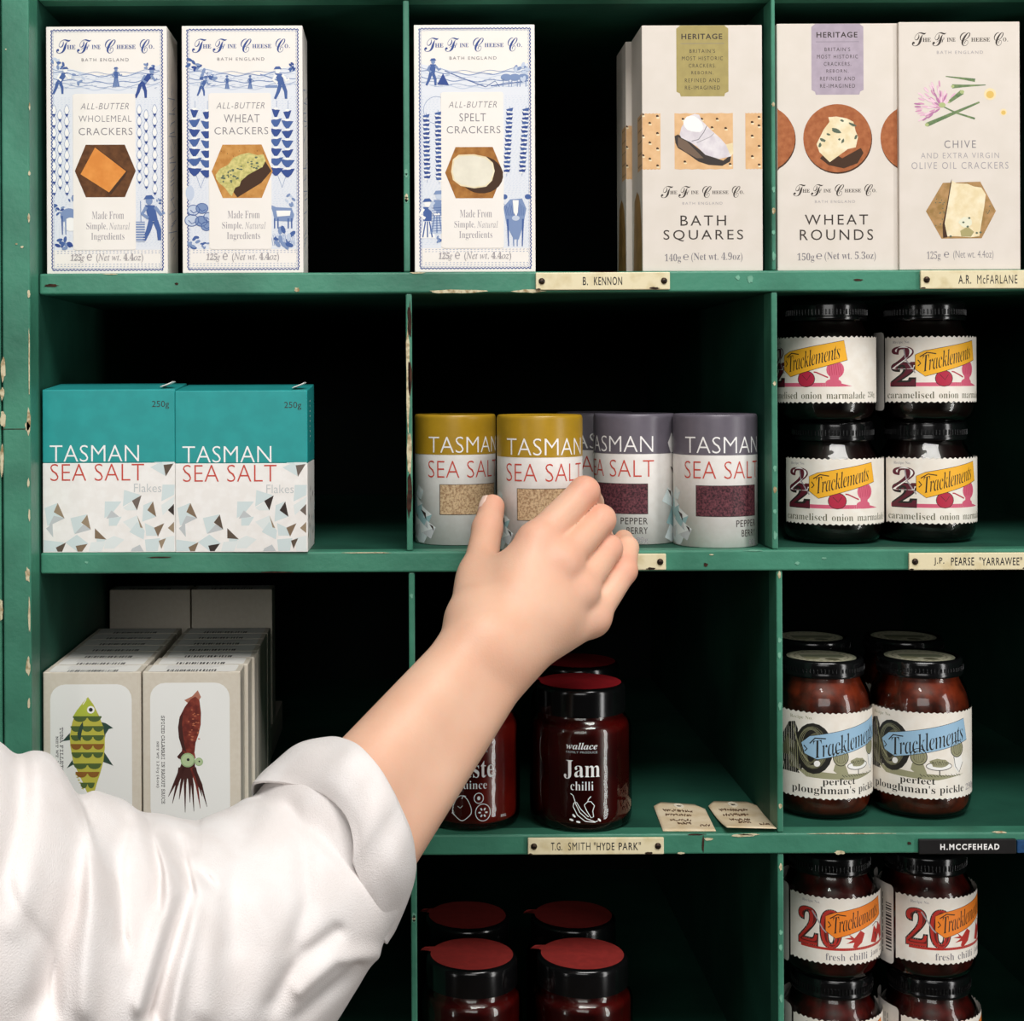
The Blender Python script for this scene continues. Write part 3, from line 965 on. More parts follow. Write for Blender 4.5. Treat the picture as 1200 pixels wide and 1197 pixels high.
    for AA, nm in ((H, 'heritage_panel'), (B, 'cracker_picture'), (B1, 'chive_picture' if kind == 'chive' else 'biscuit_picture'), (B2, 'biscuit_picture')):
        if AA.it:
            q = MB()
            AA.emit(q, fn)
            q.build(nm, t)
    A.emit(mb, fn)
    if kind == 'squares':
        S = Art()
        def sidefn(x, y, ly): return (-Wd / 2 - 2e-5 - ly * 3e-5, -dp / 2 + min(x * k, dp - .0005), max(.0006, Hh - y * k))
        S.rect(0, 103, 34, 168, CRACK_PALE, 1)
        for q in range(20):
            S.ell(3 + (q % 4) * 8, 107 + (q // 4) * 14, 1.6, 1.4, SHADE, 2, 0, 8)
        S.poly([(4, 289), (4, 262), (8, 232), (16, 206), (26, 196), (40, 190), (60, 200), (70, 289)], SIDE_BROWN, 1)
        S.emit(mb, sidefn)
    mb.build('carton_body', t)
    return t


bs = plain_carton('cream carton with olive top panel and square biscuits picture, front of its row', 'squares', 752.5, 29.5, 893.5, 318, 0.004)
b2 = dup(bs, (bs.location.x - 0.0035, bs.location.y + 0.0412, SHZ[1]), 0.0, 'cream carton mostly hidden behind the square biscuits carton', 'cream cracker cartons')
plain_carton('cream carton with lilac top panel and round brown biscuit picture', 'rounds', 910.8, 27.5, 1052, 317, 0.004)
plain_carton('cream carton with chive flower and hexagonal cracker picture at the shelf end', 'chive', 1053.6, 25.5, 1195.5, 316, 0.0015)
# ---------------------------------------------------------------- sea salt cartons
TEAL = mat((38, 152, 150), 0.4, 0.4, noise=0.05, nscale=90)
WHITE = mat((238, 235, 231), 0.5, 0.35, rgb2=(233, 229, 224), nscale=200)
SALT_BROWNS = [mat(c, 0.3, 0.4) for c in ((128, 108, 86), (92, 78, 66), (56, 46, 42), (150, 132, 108), (110, 98, 90))]


def flakes(A, tris, bx):
    """pale crystal facets with bronze ones, positions from a 0..180 x 0..1000 drawing"""
    for pts, m, ly in tris:
        A.poly([bx(*p) for p in pts], m, ly)


PALE_F = [([(935, 225), (985, 150), (1095, 222), (1010, 245)], 'ice', 2), ([(985, 150), (1095, 222), (1085, 240), (1000, 240)], 'ice2', 3), ([(905, 262), (960, 235), (1010, 240), (1020, 330)], 'ice', 2),
          ([(700, 440), (830, 480), (760, 530), (690, 570)], 'ice', 2), ([(690, 580), (760, 535), (800, 600), (720, 600)], 'ice2', 3), ([(550, 530), (680, 530), (600, 630), (545, 660)], 'ice', 2), ([(600, 600), (660, 650), (560, 665)], 'lgrey', 3),
          ([(580, 660), (680, 650), (640, 720), (580, 720)], 'ice', 3), ([(1000, 400), (1095, 400), (1090, 480), (990, 530)], 'ice', 2), ([(990, 560), (1095, 490), (1080, 560), (1000, 640)], 'ice2', 2),
          ([(850, 560), (920, 530), (880, 600), (950, 650), (840, 690)], 'ice', 2), ([(860, 700), (940, 740), (960, 800), (870, 800)], 'ice', 2), ([(740, 770), (800, 690), (860, 760), (850, 830)], 'ice', 3), ([(690, 690), (800, 640), (840, 740), (750, 750)], 'ice2', 2),
          ([(280, 660), (410, 630), (360, 700), (440, 750), (310, 780)], 'ice', 2), ([(310, 785), (440, 750), (380, 710)], 'lgrey', 3), ([(80, 580), (180, 540), (150, 610), (235, 660), (100, 720)], 'ice', 2), ([(110, 720), (150, 640), (235, 660)], 'lgrey', 3),
          ([(470, 740), (560, 830), (490, 880)], 'ice', 2), ([(560, 830), (620, 800), (700, 830), (620, 900), (540, 900)], 'ice2', 2), ([(240, 850), (330, 790), (420, 860), (330, 920)], 'ice', 2), ([(70, 830), (230, 850), (170, 920), (70, 925)], 'ice', 2),
          ([(440, 850), (560, 840), (520, 925), (420, 925)], 'ice2', 2), ([(860, 830), (980, 820), (960, 920), (870, 925)], 'ice', 2), ([(1000, 820), (1090, 800), (1090, 920), (1010, 925)], 'ice2', 2), ([(760, 900), (820, 870), (850, 925), (750, 925)], 'lgrey', 3), ([(90, 740), (140, 700), (145, 810)], 'lgrey', 2)]
DARK_F = [[(1008, 245), (1085, 235), (1025, 335)], [(760, 525), (835, 482), (800, 600)], [(880, 600), (925, 530), (950, 652)], [(1040, 600), (1088, 550), (1088, 642)], [(932, 738), (1012, 702), (962, 808)], [(1040, 740), (1088, 692), (1088, 780)],
          [(968, 840), (1025, 820), (988, 905)], [(150, 612), (182, 540), (235, 662)], [(365, 695), (412, 632), (438, 750)], [(165, 890), (245, 850), (215, 924), (180, 924)], [(320, 878), (412, 862), (370, 924), (335, 924)], [(800, 640), (845, 740), (825, 735)], [(470, 740), (560, 828), (470, 820)]]


def salt_carton(label, x0, y0, x1, y1, Y, tilt, seed):
    k = (D + Y) / F
    Wd, Hh, dp = (x1 - x0) * k, (y1 - y0) * k, 0.046
    loc = P((x0 + x1) / 2, (y0 + y1) / 2, Y)
    t = thing('salt_carton', label, 'carton', (loc.x, Y + dp / 2, SHZ[2]), tilt, 'teal and white salt cartons')
    mb = MB()

    def tent(v):                                              # the lid bulges up behind the front edge
        if v.z > Hh - .001:
            u = (v.y + dp / 2) / dp
            return Vector((v.x, v.y, v.z + .0035 * math.sin(min(1, u * 1.1) * math.pi * .55)))
        return v
    zt = Hh * (1 - 0.451)
    mb.box(-Wd / 2, Wd / 2, -dp / 2, dp / 2, 0, zt, WHITE, 0.0003, 2)
    mb.build('carton_body', t)
    A = Art()
    fn = flat(Wd, Hh, -dp / 2, k)
    W_, H_ = x1 - x0, y1 - y0
    lb = MB()
    lb.box(-Wd / 2 - .0001, Wd / 2 + .0001, -dp / 2 - .0001, dp / 2 + .0001, zt, Hh, TEAL, 0.0007, 3, tent)
    B = Art()
    B.text('250g', W_ - 27, 13.5, W_ - 7, 23.0, INK['dark'], 3, 's', -0.004)
    B.text('TASMAN', 8.5, 65, 113, 84.5, INK['snow'], 9, 's', -0.012, 1.0)
    B.emit(lb, flat(Wd, Hh, -dp / 2 - .00014, k))
    lb.build('lid_half', t)
    A.text('SEA SALT', 9, 87, 119, 107, INK['red'], 9, 's', -0.016, 1.0)
    A.text('Flakes', 107, 110.5, 139, 120.5, INK['lgrey'], 9, 's', -0.01)
    bx = lambda x, y: ((x - 65) / 1035 * W_, (y - 228) / 702 * (H_ * .549) + H_ * .451)
    for pts, m, ly in PALE_F:
        A.poly([bx(*p) for p in pts], INK[m], ly)
    rr = random.Random(seed)
    for pts in DARK_F:
        A.poly([bx(*p) for p in pts], rr.choice(SALT_BROWNS), 5)
    q = MB()
    A.emit(q, fn)
    S = Art()
    for i in range(26):
        x, y = rr.random() * dp / k, 105 + rr.random() ** .6 * 80
        S.poly([(x, y), (min(x + 5, dp / k), y + 3 + rr.random() * 5), (max(0, x - 3), y + 9)], INK['ice'] if i % 3 else SALT_BROWNS[i % 5], 2)
    for i in range(9):
        S.rect(30, 12 + i * 6, 33 + rr.random() * 6, 14 + i * 6, INK['ice'], 2)
    S.emit(q, lambda x, y, ly: (Wd / 2 + 1.2e-4 + ly * 3e-5, -dp / 2 + min(x * k, dp), max(.0006, Hh - y * k)))
    q.build('printed_front', t)
    # torn paper tab at the right end of the lid
    f = MB()
    n = 8
    V = []
    for i in range(n + 1):
        a = i / n * 2.2
        for s in (0, 1):
            V.append((Wd / 2 - .009 + .006 * math.sin(a) + .002 * i / n, -dp / 2 + .002 + s * .016 * (1 - .06 * i), Hh + .0012 + .0035 * math.sin(a * .72)))
    f.add(V, [[2 * i, 2 * i + 1, 2 * i + 3, 2 * i + 2] for i in range(n)], WHITE, True)
    o = f.build('tuck_flap', t)
    md = o.modifiers.new('thick', 'SOLIDIFY')
    md.thickness = .0005
    return t


salt_carton('teal and white salt carton standing against the green corner post', 50, 460, 205.5, 651, 0.0008, 0.0, 1)
salt_carton('teal and white salt carton with its right side in view', 206.2, 461.5, 361.5, 651, -0.0006, math.radians(-1.2), 5)

# ---------------------------------------------------------------- salt shaker tins
MUSTARD = mat((176, 138, 32), 0.35, 0.4, noise=0.05, nscale=100)
SLATE = mat((104, 98, 108), 0.35, 0.4, noise=0.05, nscale=100)
GRAIN = mat((206, 178, 140), 0.5, 0.3, rgb2=(150, 116, 84), nscale=900, lo=.35, hi=.6)
GRAIN_D = mat((112, 62, 70), 0.5, 0.3, rgb2=(40, 20, 28), nscale=800, lo=.35, hi=.65)
TIN_TEAL = mat((150, 186, 188), 0.5, 0.3)


def salt_tin(label, px, wpx, Y, rot, kind, lift=0.0):
    k = (D + Y) / F
    R = 0.0252
    t = thing('salt_tin', label, 'tin', (P(px, 560, Y).x, Y, SHZ[2] + lift), facing(px), 'cardboard salt tins')
    H = 0.0795
    lidz = H - 0.0245
    cap = MUSTARD if kind == 'mustard' else SLATE
    b = MB()
    b.lathe(smooth_prof([(R - .0008, 0.0), (R, 0.0004), (R, lidz)]), WHITE, 96, cap1=False)
    ks = R / 47.5
    A = Art()
    cz = curved(R, H, ks, rot)
    A.text('SEA SALT', -43, 53, 57, 72.5, INK['red'], 4, 's', -0.017, 1.0)
    for q, (s, w) in enumerate((('PEPPER', 31), ('BERRY', 24)) if kind != 'mustard' else (('SMOKED', 33), )):
        A.text(s, 49 - w, 119 + q * 11, 49, 126.5 + q * 11, INK['dark'], 4, 's', 0, 1.1)
    A.text('80g', 36, 141, 49, 149, INK['soft'], 4, 's', -0.006)
    for x, y, s, f in ((-52, 118, 14, 0), (-58, 136, 16, 1), (-44, 132, 11, 2), (-66, 106, 13, 0), (80, 96, 12, 1), (90, 120, 15, 0), (96, 100, 13, 2), (84, 138, 12, 1), (104, 132, 14, 0), (-70, 128, 14, 2), (-60, 90, 9, 1)):
        m = (TIN_TEAL, INK['ice'], INK['lgrey'])[f]
        A.poly([(x - s, y + s * .4), (x - s * .2, y - s * .9), (x + s, y - s * .2), (x + s * .4, y + s)], m, 2)
        A.poly([(x - s * .2, y - s * .9), (x + s, y - s * .2), (x + .1 * s, y + .1 * s)], INK['ice2'], 3)
    for x, y, s in ((-50, 116, 6), (-38, 130, 4), (82, 92, 5), (94, 112, 6), (88, 66, 5), (100, 140, 5)):
        A.poly([(x - s, y - s), (x + s * .4, y - s * .4), (x + s * .6, y + s)], SALT_BROWNS[2], 4)
    A.emit(b, cz, 3.0)
    b.build('tin_body', t)
    l = MB()
    l.lathe(smooth_prof([(R + .0001, lidz), (R + .0001, H - .0012, .002), (R - .0012, H, .0015), (R - .002, H - .0009, .001), (0.0002, H - .0009)]), cap, 96, cap0=False)
    L = Art()
    L.text('TASMAN', -42, 25.5, 56, 44, INK['snow'], 8, 's', -0.013, 1.0)
    if kind != 'mustard':
        L.poly([(78, 34), (86, 22), (90, 30), (98, 24), (92, 44), (84, 46)], INK['white'], 4)
    L.emit(l, curved(R + .0001, H, ks, rot), 3.0)
    l.build('tin_lid', t)
    wdw = MB()
    Q = Art()
    Q.rect(-28, 80, 49.5, 115, INK['dark'], 3)
    Q.rect(-27.2, 80.6, 48.7, 114.4, GRAIN if kind == 'mustard' else GRAIN_D, 4)
    Q.emit(wdw, cz, 3.0)
    wdw.build('window', t)
    return t


salt_tin('mustard topped salt tin standing next to the chipped divider', 533.5, 94, 0.055, 9.5, 'mustard')
grip_tin = salt_tin('mustard topped salt tin held by the reaching hand', 632.5, 99, 0.009, 2, 'mustard', 0.0004)
salt_tin('grey topped pepper berry tin just right of the fingertips', 743.5, 95, 0.055, -34, 'grey')
salt_tin('grey topped pepper berry tin standing rightmost against the green divider', 838, 96, 0.034, 6, 'grey')
salt_tin('grey topped tin at the back, glimpsed between two tins in front', 697, 88, 0.108, 3, 'grey')

# ---------------------------------------------------------------- jars
GLASS = glass_mat()
JAM_ONION = mat((26, 7, 7), 0.3, 0.4, rgb2=(14, 3, 4), nscale=120)
JAM_PICKLE = mat((128, 46, 20), 0.35, 0.4, rgb2=(58, 17, 9), nscale=110, lo=.35, hi=.6, detail=6)
JAM_CHILLI = mat((86, 14, 10), 0.3, 0.4, rgb2=(44, 6, 6), nscale=120)
JAM_RED = mat((82, 9, 7), 0.22, 0.4, rgb2=(60, 5, 5), nscale=40)
JAM_QUINCE = mat((124, 26, 16), 0.25, 0.4, rgb2=(96, 14, 9), nscale=40)
LID = mat((13, 13, 14), 0.16, 0.5, noise=0.3, nscale=60)
LABELP = mat((236, 230, 220), 0.6, 0.25, rgb2=(231, 223, 211), nscale=160)


def body_profile(R, H, lidR, lidH, off=0.0):
    hz = H - lidH
    r = lambda v: max(0.0005, v - off)
    return smooth_prof([(0.0005, 0.0006 + off), (r(R * .72), 0.0002 + off, .004), (r(R * .90), 0.0012 + off, .004), (r(R), 0.0085, .007), (r(R), hz - .0135, .009), (r(lidR * .97), hz - .0025, .005), (r(lidR * .93), hz + .001)], 5)


def deckled(A, xa, xb, top, bot, m, layer, seed):
    rr = random.Random(seed)
    n = int((xb - xa) / 1.3)
    V, Fc = [], []
    for i in range(n + 1):
        x = xa + (xb - xa) * i / n
        V += [(x, top + .9 * math.sin(i * 1.25) + rr.random() * .6), (x, bot + .9 * math.sin(i * 1.25 + 1) - rr.random() * .6)]
        if i < n:
            Fc.append([2 * i, 2 * i + 2, 2 * i + 3, 2 * i + 1])
    A.raw(V, Fc, m, layer)


def jar_lid(t, R, z0, h, name='lid', knurl=True):
    l = MB()
    l.lathe(smooth_prof([(R, z0 + .0002), (R * 1.012, z0 + .0008, .0006), (R * 1.012, z0 + .0022, .0008), (R, z0 + .0030, .0006), (R, z0 + h - .0014, .0022), (R - .0022, z0 + h, .0014), (R - .0036, z0 + h - .0012, .001), (.0003, z0 + h - .0012)], 4), LID, 80)
    if knurl:
        for i in range(72):
            a = 2 * math.pi * i / 72
            x, y = (R + .0002) * math.sin(a), (R + .0002) * math.cos(a)
            l.lathe([(.00045, z0 + .0036), (.00045, z0 + h * .55)], LID, 6, x, y)
    return l.build(name, t)


def banner(A, pts, m, txt, quad, ink):
    A.poly(pts, m, 9)
    A.line(pts, .5, INK['umber'], 10, True)
    A.text(txt, 0, 0, 1, 1, ink, 11, 'bi', -0.012, .92, quad=quad)


def relish_jar(label, kind, px, Y, level_z, rot, group, back=None):
    """jar with a paper label; art along the arc in photo pixels, zero at the label's own centre"""
    big = kind == 'pickle'
    R, lidR, lidH = 0.0302, (0.0254 if big else 0.0242), (0.0108 if big else 0.0125)
    H = 0.0955 if big else 0.0745
    t = thing('relish_jar', label, 'jar', (P(px, 600, Y).x, Y, level_z), facing(px), group)
    g = MB()
    g.lathe(body_profile(R, H, lidR, lidH), GLASS, 80, cap0=False, cap1=False)
    g.build('glass_jar', t)
    j = MB()
    j.lathe(body_profile(R, H - .001, lidR, lidH, 0.0014), {'onion': JAM_ONION, 'pickle': JAM_PICKLE, 'chilli': JAM_CHILLI}[kind], 64)
    j.build('contents', t)
    jar_lid(t, lidR, H - lidH, lidH)
    ks = R / 57.5
    Lb = MB()
    A = Art()
    blk, umb = INK['black'], INK['umber']
    if not big:
        ztop = H - 0.0225
        deckled(A, -72 if kind == 'chilli' else -66, 104, 0, 76, LABELP, 1, rot)
        if kind == 'onion':
            c1, c2, bn, ink = INK['plum'], INK['crim'], INK['yellow'], INK['umber']
            A.text('2', -56, 11, -27, 38, c1, 3, 'b', 0.02)
            A.text('2', -57, 29, -26, 58, umb, 3, 'b', 0.05)
            A.text('2', -56, 30, -27, 57, c1, 4, 'b', 0.0)
            A.text('2', -56, 11, -27, 37.5, INK['white'], 4, 'b', -0.05)
            A.line([(-40, 14), (-38, 26), (-31, 36), (-27, 42)], 1.6, INK['soft'], 4)
            A.rect(-58, 53, 42, 57.5, INK['pink'], 2)
            A.poly([(42, 53), (58, 57.0), (42, 57.5)], INK['pink'], 2)
            A.ell(5, 48.5, 10.5, 9.5, umb, 3)
            A.ell(5, 48.5, 9.8, 8.8, INK['crim'], 4)
            A.line([(5, 40), (9, 34), (13, 33)], 1.2, INK['olive'], 4)
            A.line([(0, 44), (6, 50), (10, 44)], .6, umb, 5)
            A.ell(38, 38, 10, 10, INK['pink'], 4)
            A.poly([(34, 32), (38, 22), (42, 32)], INK['pink'], 4)
            A.ell(37, 47, 5, 7, INK['pink'], 4)
            A.ell(36, 53, 9, 4.5, INK['pink'], 4)
            A.line([(30, 47), (17, 41), (14, 40.5)], 1.5, INK['crim'], 4)
            for q in range(6):
                A.line([(31 + q * 2.4, 31 + q % 2), (32 + q * 2.6, 44)], .5, INK['crim'], 5)
            t1 = [('caramelised', -62, -6), ('onion', -1, 23), ('marmalade', 28, 76), ('250g', 81, 96)]
        else:
            c1, c2, bn, ink = INK['brick'], INK['brick'], INK['orange'], INK['umber']
            A.text('20', -60, 13, -8, 58, umb, 2, 'b', 0.028)
            A.text('20', -59, 14, -9, 57, c1, 3, 'b', 0.0)
            A.text('20', -57.5, 16, -10.5, 55.5, mat((96, 34, 30), .5, .3), 4, 'b', -0.045)
            A.line([(-42, 17), (-36, 26), (-30, 36), (-26, 40)], 1.6, INK['soft'], 5)
            A.rect(-56, 57, 70, 60, INK['brick'], 2)
            A.poly([(-2, 40), (6, 46), (14, 38), (20, 42), (16, 52), (8, 58), (4, 56), (6, 51), (-4, 52), (4, 48), (-6, 46), (2, 45)], INK['brick'], 3)
            A.poly([(30, 54), (36, 36), (42, 42), (46, 34), (52, 40), (56, 30), (60, 54), (52, 57), (48, 48), (40, 57)], INK['brick'], 3)
            A.line([(33, 36), (40, 33), (45, 35)], .8, umb, 4)
            A.line([(38, 44), (42, 52)], 1.4, umb, 4)
            t1 = [('fresh', -27, -5), ('chilli', 0, 24), ('jam', 29, 46), ('250g', 51, 72)]
        banner(A, [(-27, 21), (-17, 16.5), (48, 4.5), (52, 27), (-16, 46), (-27, 38)], bn, 'Tracklements', ((-19, 21.5), (43, 7.5), (44, 25), (-18, 41)), ink)
        A.line([(-24, 27), (-21, 31), (-24, 34)], 1.2, umb, 11)
        A.line([(-22, 23.5), (-14, 18.5), (-4, 20)], 1.2, umb, 11)
        A.text('Recipe No.', -54, 4.5, -33, 8.5, INK['soft'], 3, 'b', -0.01)
        for s, a, b in t1:
            A.text(s, a, 63.5, b, 71.5, INK['olive'] if kind == 'onion' else INK['grey'], 3, 'b', -0.008)
        A.emit(Lb, curved(R, ztop, ks, rot), 2.6)
        Lb.build('front_label', t)
        if back:
            Bk, B = MB(), Art()
            B.rrect(-150, -6, -75 if kind == 'chilli' else -68, 86, 5, mat((214, 208, 200), .6, .25, noise=.04, nscale=100), 1)
            rr = random.Random(3)
            y = 16
            while back == 'bars' and y < 70:
                h = .8 + rr.random() * 2
                B.rect(-87, y, -78, y + h, blk, 3)
                y += h + .7 + rr.random() * 1.4
            for q in range(4):
                for i in range(9):
                    B.rect(-93 - q * 5, 6 + i * 8, -91.8 - q * 5, 12 + i * 8, INK['grey'] if q else blk, 3)
            B.emit(Bk, curved(R, ztop, ks, rot), 2.6)
            Bk.build('back_label', t)
    else:
        ztop = H - 0.0300
        deckled(A, -74, 92, 0, 105, LABELP, 1, rot)
        dk, ol, o2 = INK['umber'], INK['olive'], INK['oliv2']
        # the ornate 40
        A.poly([(-88, 58), (-62, 15), (-54, 13), (-50, 22), (-50, 58), (-44, 66), (-46, 72), (-50, 73), (-48, 76), (-72, 76), (-70, 66), (-88, 66)], dk, 2)
        A.poly([(-78, 56), (-62, 28), (-61, 56)], ol, 3)
        for q in range(6):
            A.line([(-66 + q * 3, 34 + q), (-60 + q * 2, 70)], .8, o2, 4)
        A.ell(-32, 44, 22, 31, dk, 3)
        A.ell(-33, 43, 17, 26, ol, 4)
        A.ell(-35, 42, 14.5, 24, dk, 5, .2)
        A.ell(-33, 44, 9, 20, ol, 6, .25)
        A.ell(-32, 45, 5.5, 16, dk, 7, .25)
        for q in range(9):
            A.ring(-34, 43, 11 + q % 3 * 2, 22 + q % 3, .5, o2, 6)
        A.ell(-28, 62, 3.4, 3.8, INK['white'], 8, .4)
        A.line([(-56, 18), (-50, 40), (-46, 50), (-38, 60)], 1.4, o2, 8)
        A.poly([(-52, 70), (-20, 72), (40, 77), (56, 76), (20, 82), (-40, 79)], o2, 2)
        banner(A, [(-46, 38), (-36, 29), (56, 9), (62, 36), (-28, 57), (-42, 51)], INK['sky'], 'Tracklements', ((-33, 34), (53, 14), (56, 35), (-30, 56)), dk)
        A.line([(-43, 41), (-39, 45), (-42, 48)], 1.4, dk, 11)
        A.line([(-36, 38), (-30, 31), (-18, 31)], 1.4, dk, 11)
        # two plate headed figures at a table with a pie
        for cx, cy in ((-1, 54), (45, 45)):
            A.ell(cx, cy, 9, 10, o2, 8)
            A.ring(cx, cy, 9, 10, .9, dk, 9)
            A.ring(cx, cy, 6, 7, .6, ol, 9)
            for q in range(5):
                A.line([(cx - 5 + q * 2, cy - 6), (cx - 4 + q * 2.2, cy + 6)], .5, ol, 9)
        A.poly([(-8, 62), (4, 63), (8, 74), (-2, 76), (-10, 70)], o2, 7)
        A.poly([(40, 54), (52, 54), (54, 64), (46, 74), (40, 66)], INK['white'], 7)
        A.line([(40, 54), (42, 66), (48, 74), (54, 62)], .7, dk, 8)
        A.ell(22, 65, 15, 5, INK['white'], 7)
        A.ring(22, 65, 15, 5, .8, dk, 8)
        A.ell(22, 61, 11, 5, o2, 8, 0, 14, .3, 5)
        for q in range(9):
            A.line([(13 + q * 2, 58 + q % 3), (15 + q * 2, 64)], .6, ol, 9)
        A.line([(22, 70), (22, 76)], 1.2, dk, 8)
        for q in range(14):
            A.line([(0 + q * 3.6, 75 + q % 2), (3 + q * 3.6, 78)], .6, dk, 8)
        A.text('Recipe No.', -60, 5, -33, 10, INK['oliv2'], 3, 'b', -0.012)
        A.text('perfect', -22, 79, 17, 89.5, INK['umber'], 9, 'b', -0.007)
        A.text("ploughman's", -58, 89, 17, 101, INK['umber'], 9, 'b', -0.007)
        A.text('pickle', 22, 89, 55, 100.5, INK['umber'], 9, 'b', -0.007)
        A.text('290g', 60, 90, 84, 100, INK['soft'], 9, 'b', -0.007)
        A.emit(Lb, curved(R, ztop, ks, rot, .94), 2.6)
        Lb.build('front_label', t)
        Tp = MB()
        B = Art()
        B.ell(0, 0, 38, 38, mat((150, 152, 128), .5, .3), 1, 0, 40)
        B.ell(0, 0, 34, 34, mat((186, 182, 156), .5, .3), 2, 0, 40)
        B.poly([(-24, -4), (20, -14), (26, -6), (22, 4), (-20, 12)], mat((120, 124, 100), .5, .3), 3)
        B.ell(-10, 14, 9, 7, o2, 4)
        B.ell(12, 16, 8, 6, ol, 4)
        for q in range(24):
            an = q / 24 * 6.283
            B.ell(29 * math.cos(an), 29 * math.sin(an), 1.2, 2.2, ol, 4, an, 6)
        B.emit(Tp, lambda x, y, ly: (x * ks * 1.06, -y * ks * 1.06, H - .0012 + ly * 4e-5))
        Tp.build('lid_label', t)
    return t


ONI, PIC, CHI = 'onion marmalade jars stacked in pairs', 'ploughman pickle jars on the third shelf', 'chilli jam jars stacked in the bottom pigeonhole'
JH = 0.0745 - .0012 + .0002
za = SHZ[2]
relish_jar('onion marmalade jar, upper one against the divider, label turned left', 'onion', 969, 0.052, za + JH, -28, ONI)
relish_jar('onion marmalade jar, upper one further from the divider, below the cream chive carton', 'onion', 1084, 0.056, za + JH, 17, ONI, 'plain')
relish_jar('onion marmalade jar, lower one against the divider, its label facing straight forward', 'onion', 976, 0.052, za, 0, ONI)
relish_jar('onion marmalade jar, lower one further from the divider', 'onion', 1084.5, 0.056, za, 17, ONI)
zp = SHZ[3]
relish_jar('pickle jar with blue label banner, front one against the divider', 'pickle', 961.5, 0.051, zp, 23, PIC)
relish_jar('pickle jar with blue label banner, front one with its whole label showing', 'pickle', 1076.5, 0.051, zp, 0, PIC)
relish_jar('dark lidded pickle jar behind the front pickle jar by the divider', 'pickle', 949, 0.122, zp, 10, PIC)
relish_jar('dark lidded pickle jar behind the front pickle jar whose whole label shows', 'pickle', 1058, 0.122, zp, 5, PIC)
zc = SHZ[4]
relish_jar('chilli jam jar, upper one against the divider, no barcode in view', 'chilli', 970, 0.052, zc + JH, 22.5, CHI, 'plain')
relish_jar('chilli jam jar, upper one with a barcode label beside its front label', 'chilli', 1082, 0.052, zc + JH, 38, CHI, 'bars')
relish_jar('chilli jam jar, lower one against the divider, mostly below the picture', 'chilli', 972, 0.05, zc, 24, CHI, 'plain')
relish_jar('chilli jam jar, lower one further from the divider, mostly below the picture', 'chilli', 1086, 0.05, zc, 40, CHI, 'bars')

SEAL = mat((146, 22, 30), 0.6, 0.25, noise=0.08, nscale=200)
SEAL2 = mat((142, 44, 40), 0.6, 0.25, noise=0.08, nscale=200)


